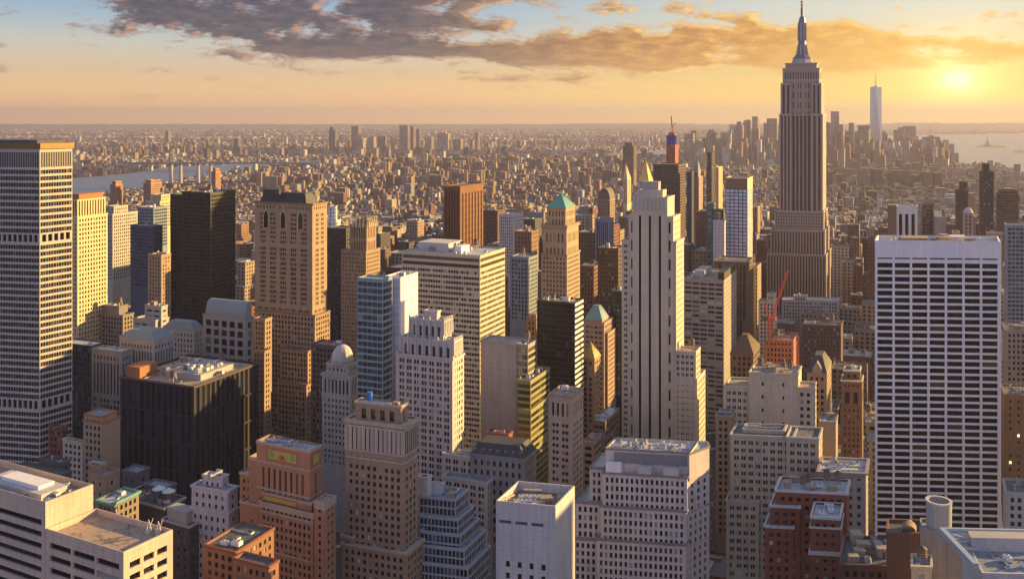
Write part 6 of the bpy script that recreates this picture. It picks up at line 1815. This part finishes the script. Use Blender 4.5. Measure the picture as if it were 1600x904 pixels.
# tall brick estates by the river
q = np.random.RandomState(21)
for (xa, xb, ya, yb, n, h0, h1) in ((560, 860, 262, 276, 52, 44, 66), (600, 760, 284, 300, 20, 45, 62), (400, 500, 280, 300, 16, 42, 62), (150, 300, 236, 246, 16, 45, 70), (660, 960, 252, 262, 26, 40, 58), (900, 1080, 268, 290, 20, 42, 66), (1290, 1480, 270, 300, 30, 40, 75)):
    for _ in range(n):
        x, y = gp(q.uniform(xa, xb), q.uniform(ya, yb))
        if inpoly(np.array([x]), np.array([y]), RIVER)[0]: continue
        c = np.array(((.27, .17, .115), (.21, .12, .09), (.36, .27, .19))[q.randint(3)]) * q.uniform(.8, 1.1); h = q.uniform(h0, h1)
        FARB.append([x, y, q.uniform(7, 12), q.uniform(14, 22), 0, h, -R(YAW) + R(8), *c, .2, .18, .17, q.rand()])
        FARB.append([x, y, q.uniform(14, 22), q.uniform(6, 9), 0, h - .6, -R(YAW) + R(8), *c, .2, .18, .17, q.rand()])
o = link('far_city_mass', city_mesh('far_city', FARB)); o['kind'] = 'stuff'

# ================================================================== the slice of avenue seen right of the striped tower
r0, r1 = np.array((112.0, 530.0)), np.array((170.0, 850.0))
rd = (r1 - r0) / np.linalg.norm(r1 - r0); rn = np.array((rd[1], -rd[0]))
sheet('road', [tuple(r0 - rn * 9), tuple(r0 + rn * 9), tuple(r1 + rn * 9), tuple(r1 - rn * 9)], .004, plain((.045, .045, .048), 'asphalt', .85))
m = MB()
for k in range(26):
    for off in (-3.2, 0.0, 3.2):
        p = r0 + rd * (4 + k * 12) + rn * off; q_ = p + rd * 3.5
        m.face([(*(p - rn * .1), .008), (*(p + rn * .1), .008), (*(q_ + rn * .1), .008), (*(q_ - rn * .1), .008)])
o = m.build('road_markings', [plain((.6, .6, .58), 'road_paint', .7)]); o['kind'] = 'structure'
for sgn in (-1, 1):
    m = MB(); a_, b_ = r0 + rn * sgn * 11, r1 + rn * sgn * 11
    m.prism([tuple(a_ - rn * 2), tuple(a_ + rn * 2), tuple(b_ + rn * 2), tuple(b_ - rn * 2)], 0, .14, 0, bottom=True); o = m.build('pavement', [CONC]); o['kind'] = 'structure'
def car(paint, name, label, pos, group=None):
    r = empty(name, (pos[0], pos[1], .008), label, 'car', group); r.rotation_euler = (0, 0, -math.atan2(rd[0], rd[1]))
    m = MB(); m.prism([(-.9, -2.3), (.9, -2.3), (.9, 2.3), (-.9, 2.3)], .32, .85, 0, bottom=True, poly2=[(-.86, -2.2), (.86, -2.2), (.86, 2.2), (-.86, 2.2)]); m.prism([(-.8, -1.5), (.8, -1.5), (.8, .9), (-.8, .9)], .85, 1.42, 1, poly2=[(-.66, -1.1), (.66, -1.1), (.66, .4), (-.66, .4)]); m.box(-.64, .64, -1.05, .35, 1.421, 1.47)
    m.build('body', [paint, M_DARKM], r)
    for x in (-.85, .85):
        for y in (-1.4, 1.4):
            m = MB()
            for i in range(10):
                t0, t1 = 6.28318 * i / 10, 6.28318 * (i + 1) / 10
                m.quad((x - .1, y + .33 * math.cos(t0), .33 + .33 * math.sin(t0)), (x + .1, y + .33 * math.cos(t0), .33 + .33 * math.sin(t0)), (x + .1, y + .33 * math.cos(t1), .33 + .33 * math.sin(t1)), (x - .1, y + .33 * math.cos(t1), .33 + .33 * math.sin(t1)))
                m.face([(x + .1, y, .33), (x + .1, y + .33 * math.cos(t0), .33 + .33 * math.sin(t0)), (x + .1, y + .33 * math.cos(t1), .33 + .33 * math.sin(t1))]); m.face([(x - .1, y, .33), (x - .1, y + .33 * math.cos(t1), .33 + .33 * math.sin(t1)), (x - .1, y + .33 * math.cos(t0), .33 + .33 * math.sin(t0))])
            m.build('wheel', [M_DARKM], r)
taxi, silver_, red_ = plain((.70, .42, .03), 'taxi_paint', .35, 0, .03), plain((.5, .5, .52), 'silver_paint', .3, .4, .03), plain((.35, .03, .03), 'red_paint', .35, 0, .03)
for k, (s_, off, pnt) in enumerate(((84, -1.6, taxi), (118, 1.6, silver_), (140, -1.6, taxi), (171, 1.6, taxi), (205, -1.6, red_), (236, 1.6, taxi), (262, -1.6, silver_))):
    p = r0 + rd * s_ + rn * off
    if pnt is taxi: car(pnt, 'taxi', 'yellow taxi on the slice of avenue right of the striped tower', p, 'yellow taxis on the avenue')
    elif pnt is red_: car(pnt, 'parked_car', 'red car on the slice of avenue right of the striped tower', p)
    else: car(pnt, 'parked_car', 'silver car on the slice of avenue right of the striped tower', p, 'silver cars on the avenue')

# ================================================================== the air between
hz = MB(); hz.box(-FARW - 1500, FARW + 1500, -1800, 31000, -1.0, 560.0)
hm = bpy.data.materials.new('evening_haze'); hm.use_nodes = True
t = hm.node_tree; t.nodes.clear()
ho = t.nodes.new('ShaderNodeOutputMaterial'); hv = t.nodes.new('ShaderNodeVolumePrincipled')
hv.inputs['Color'].default_value = (.47, .45, .60, 1)
hv.inputs['Density'].default_value = HAZE_DENSITY
hv.inputs['Anisotropy'].default_value = .25
hv.inputs['Density Attribute'].default_value = ''
t.links.new(hv.outputs[0], ho.inputs['Volume'])
o = hz.build('haze', [hm]); o['kind'] = 'stuff'
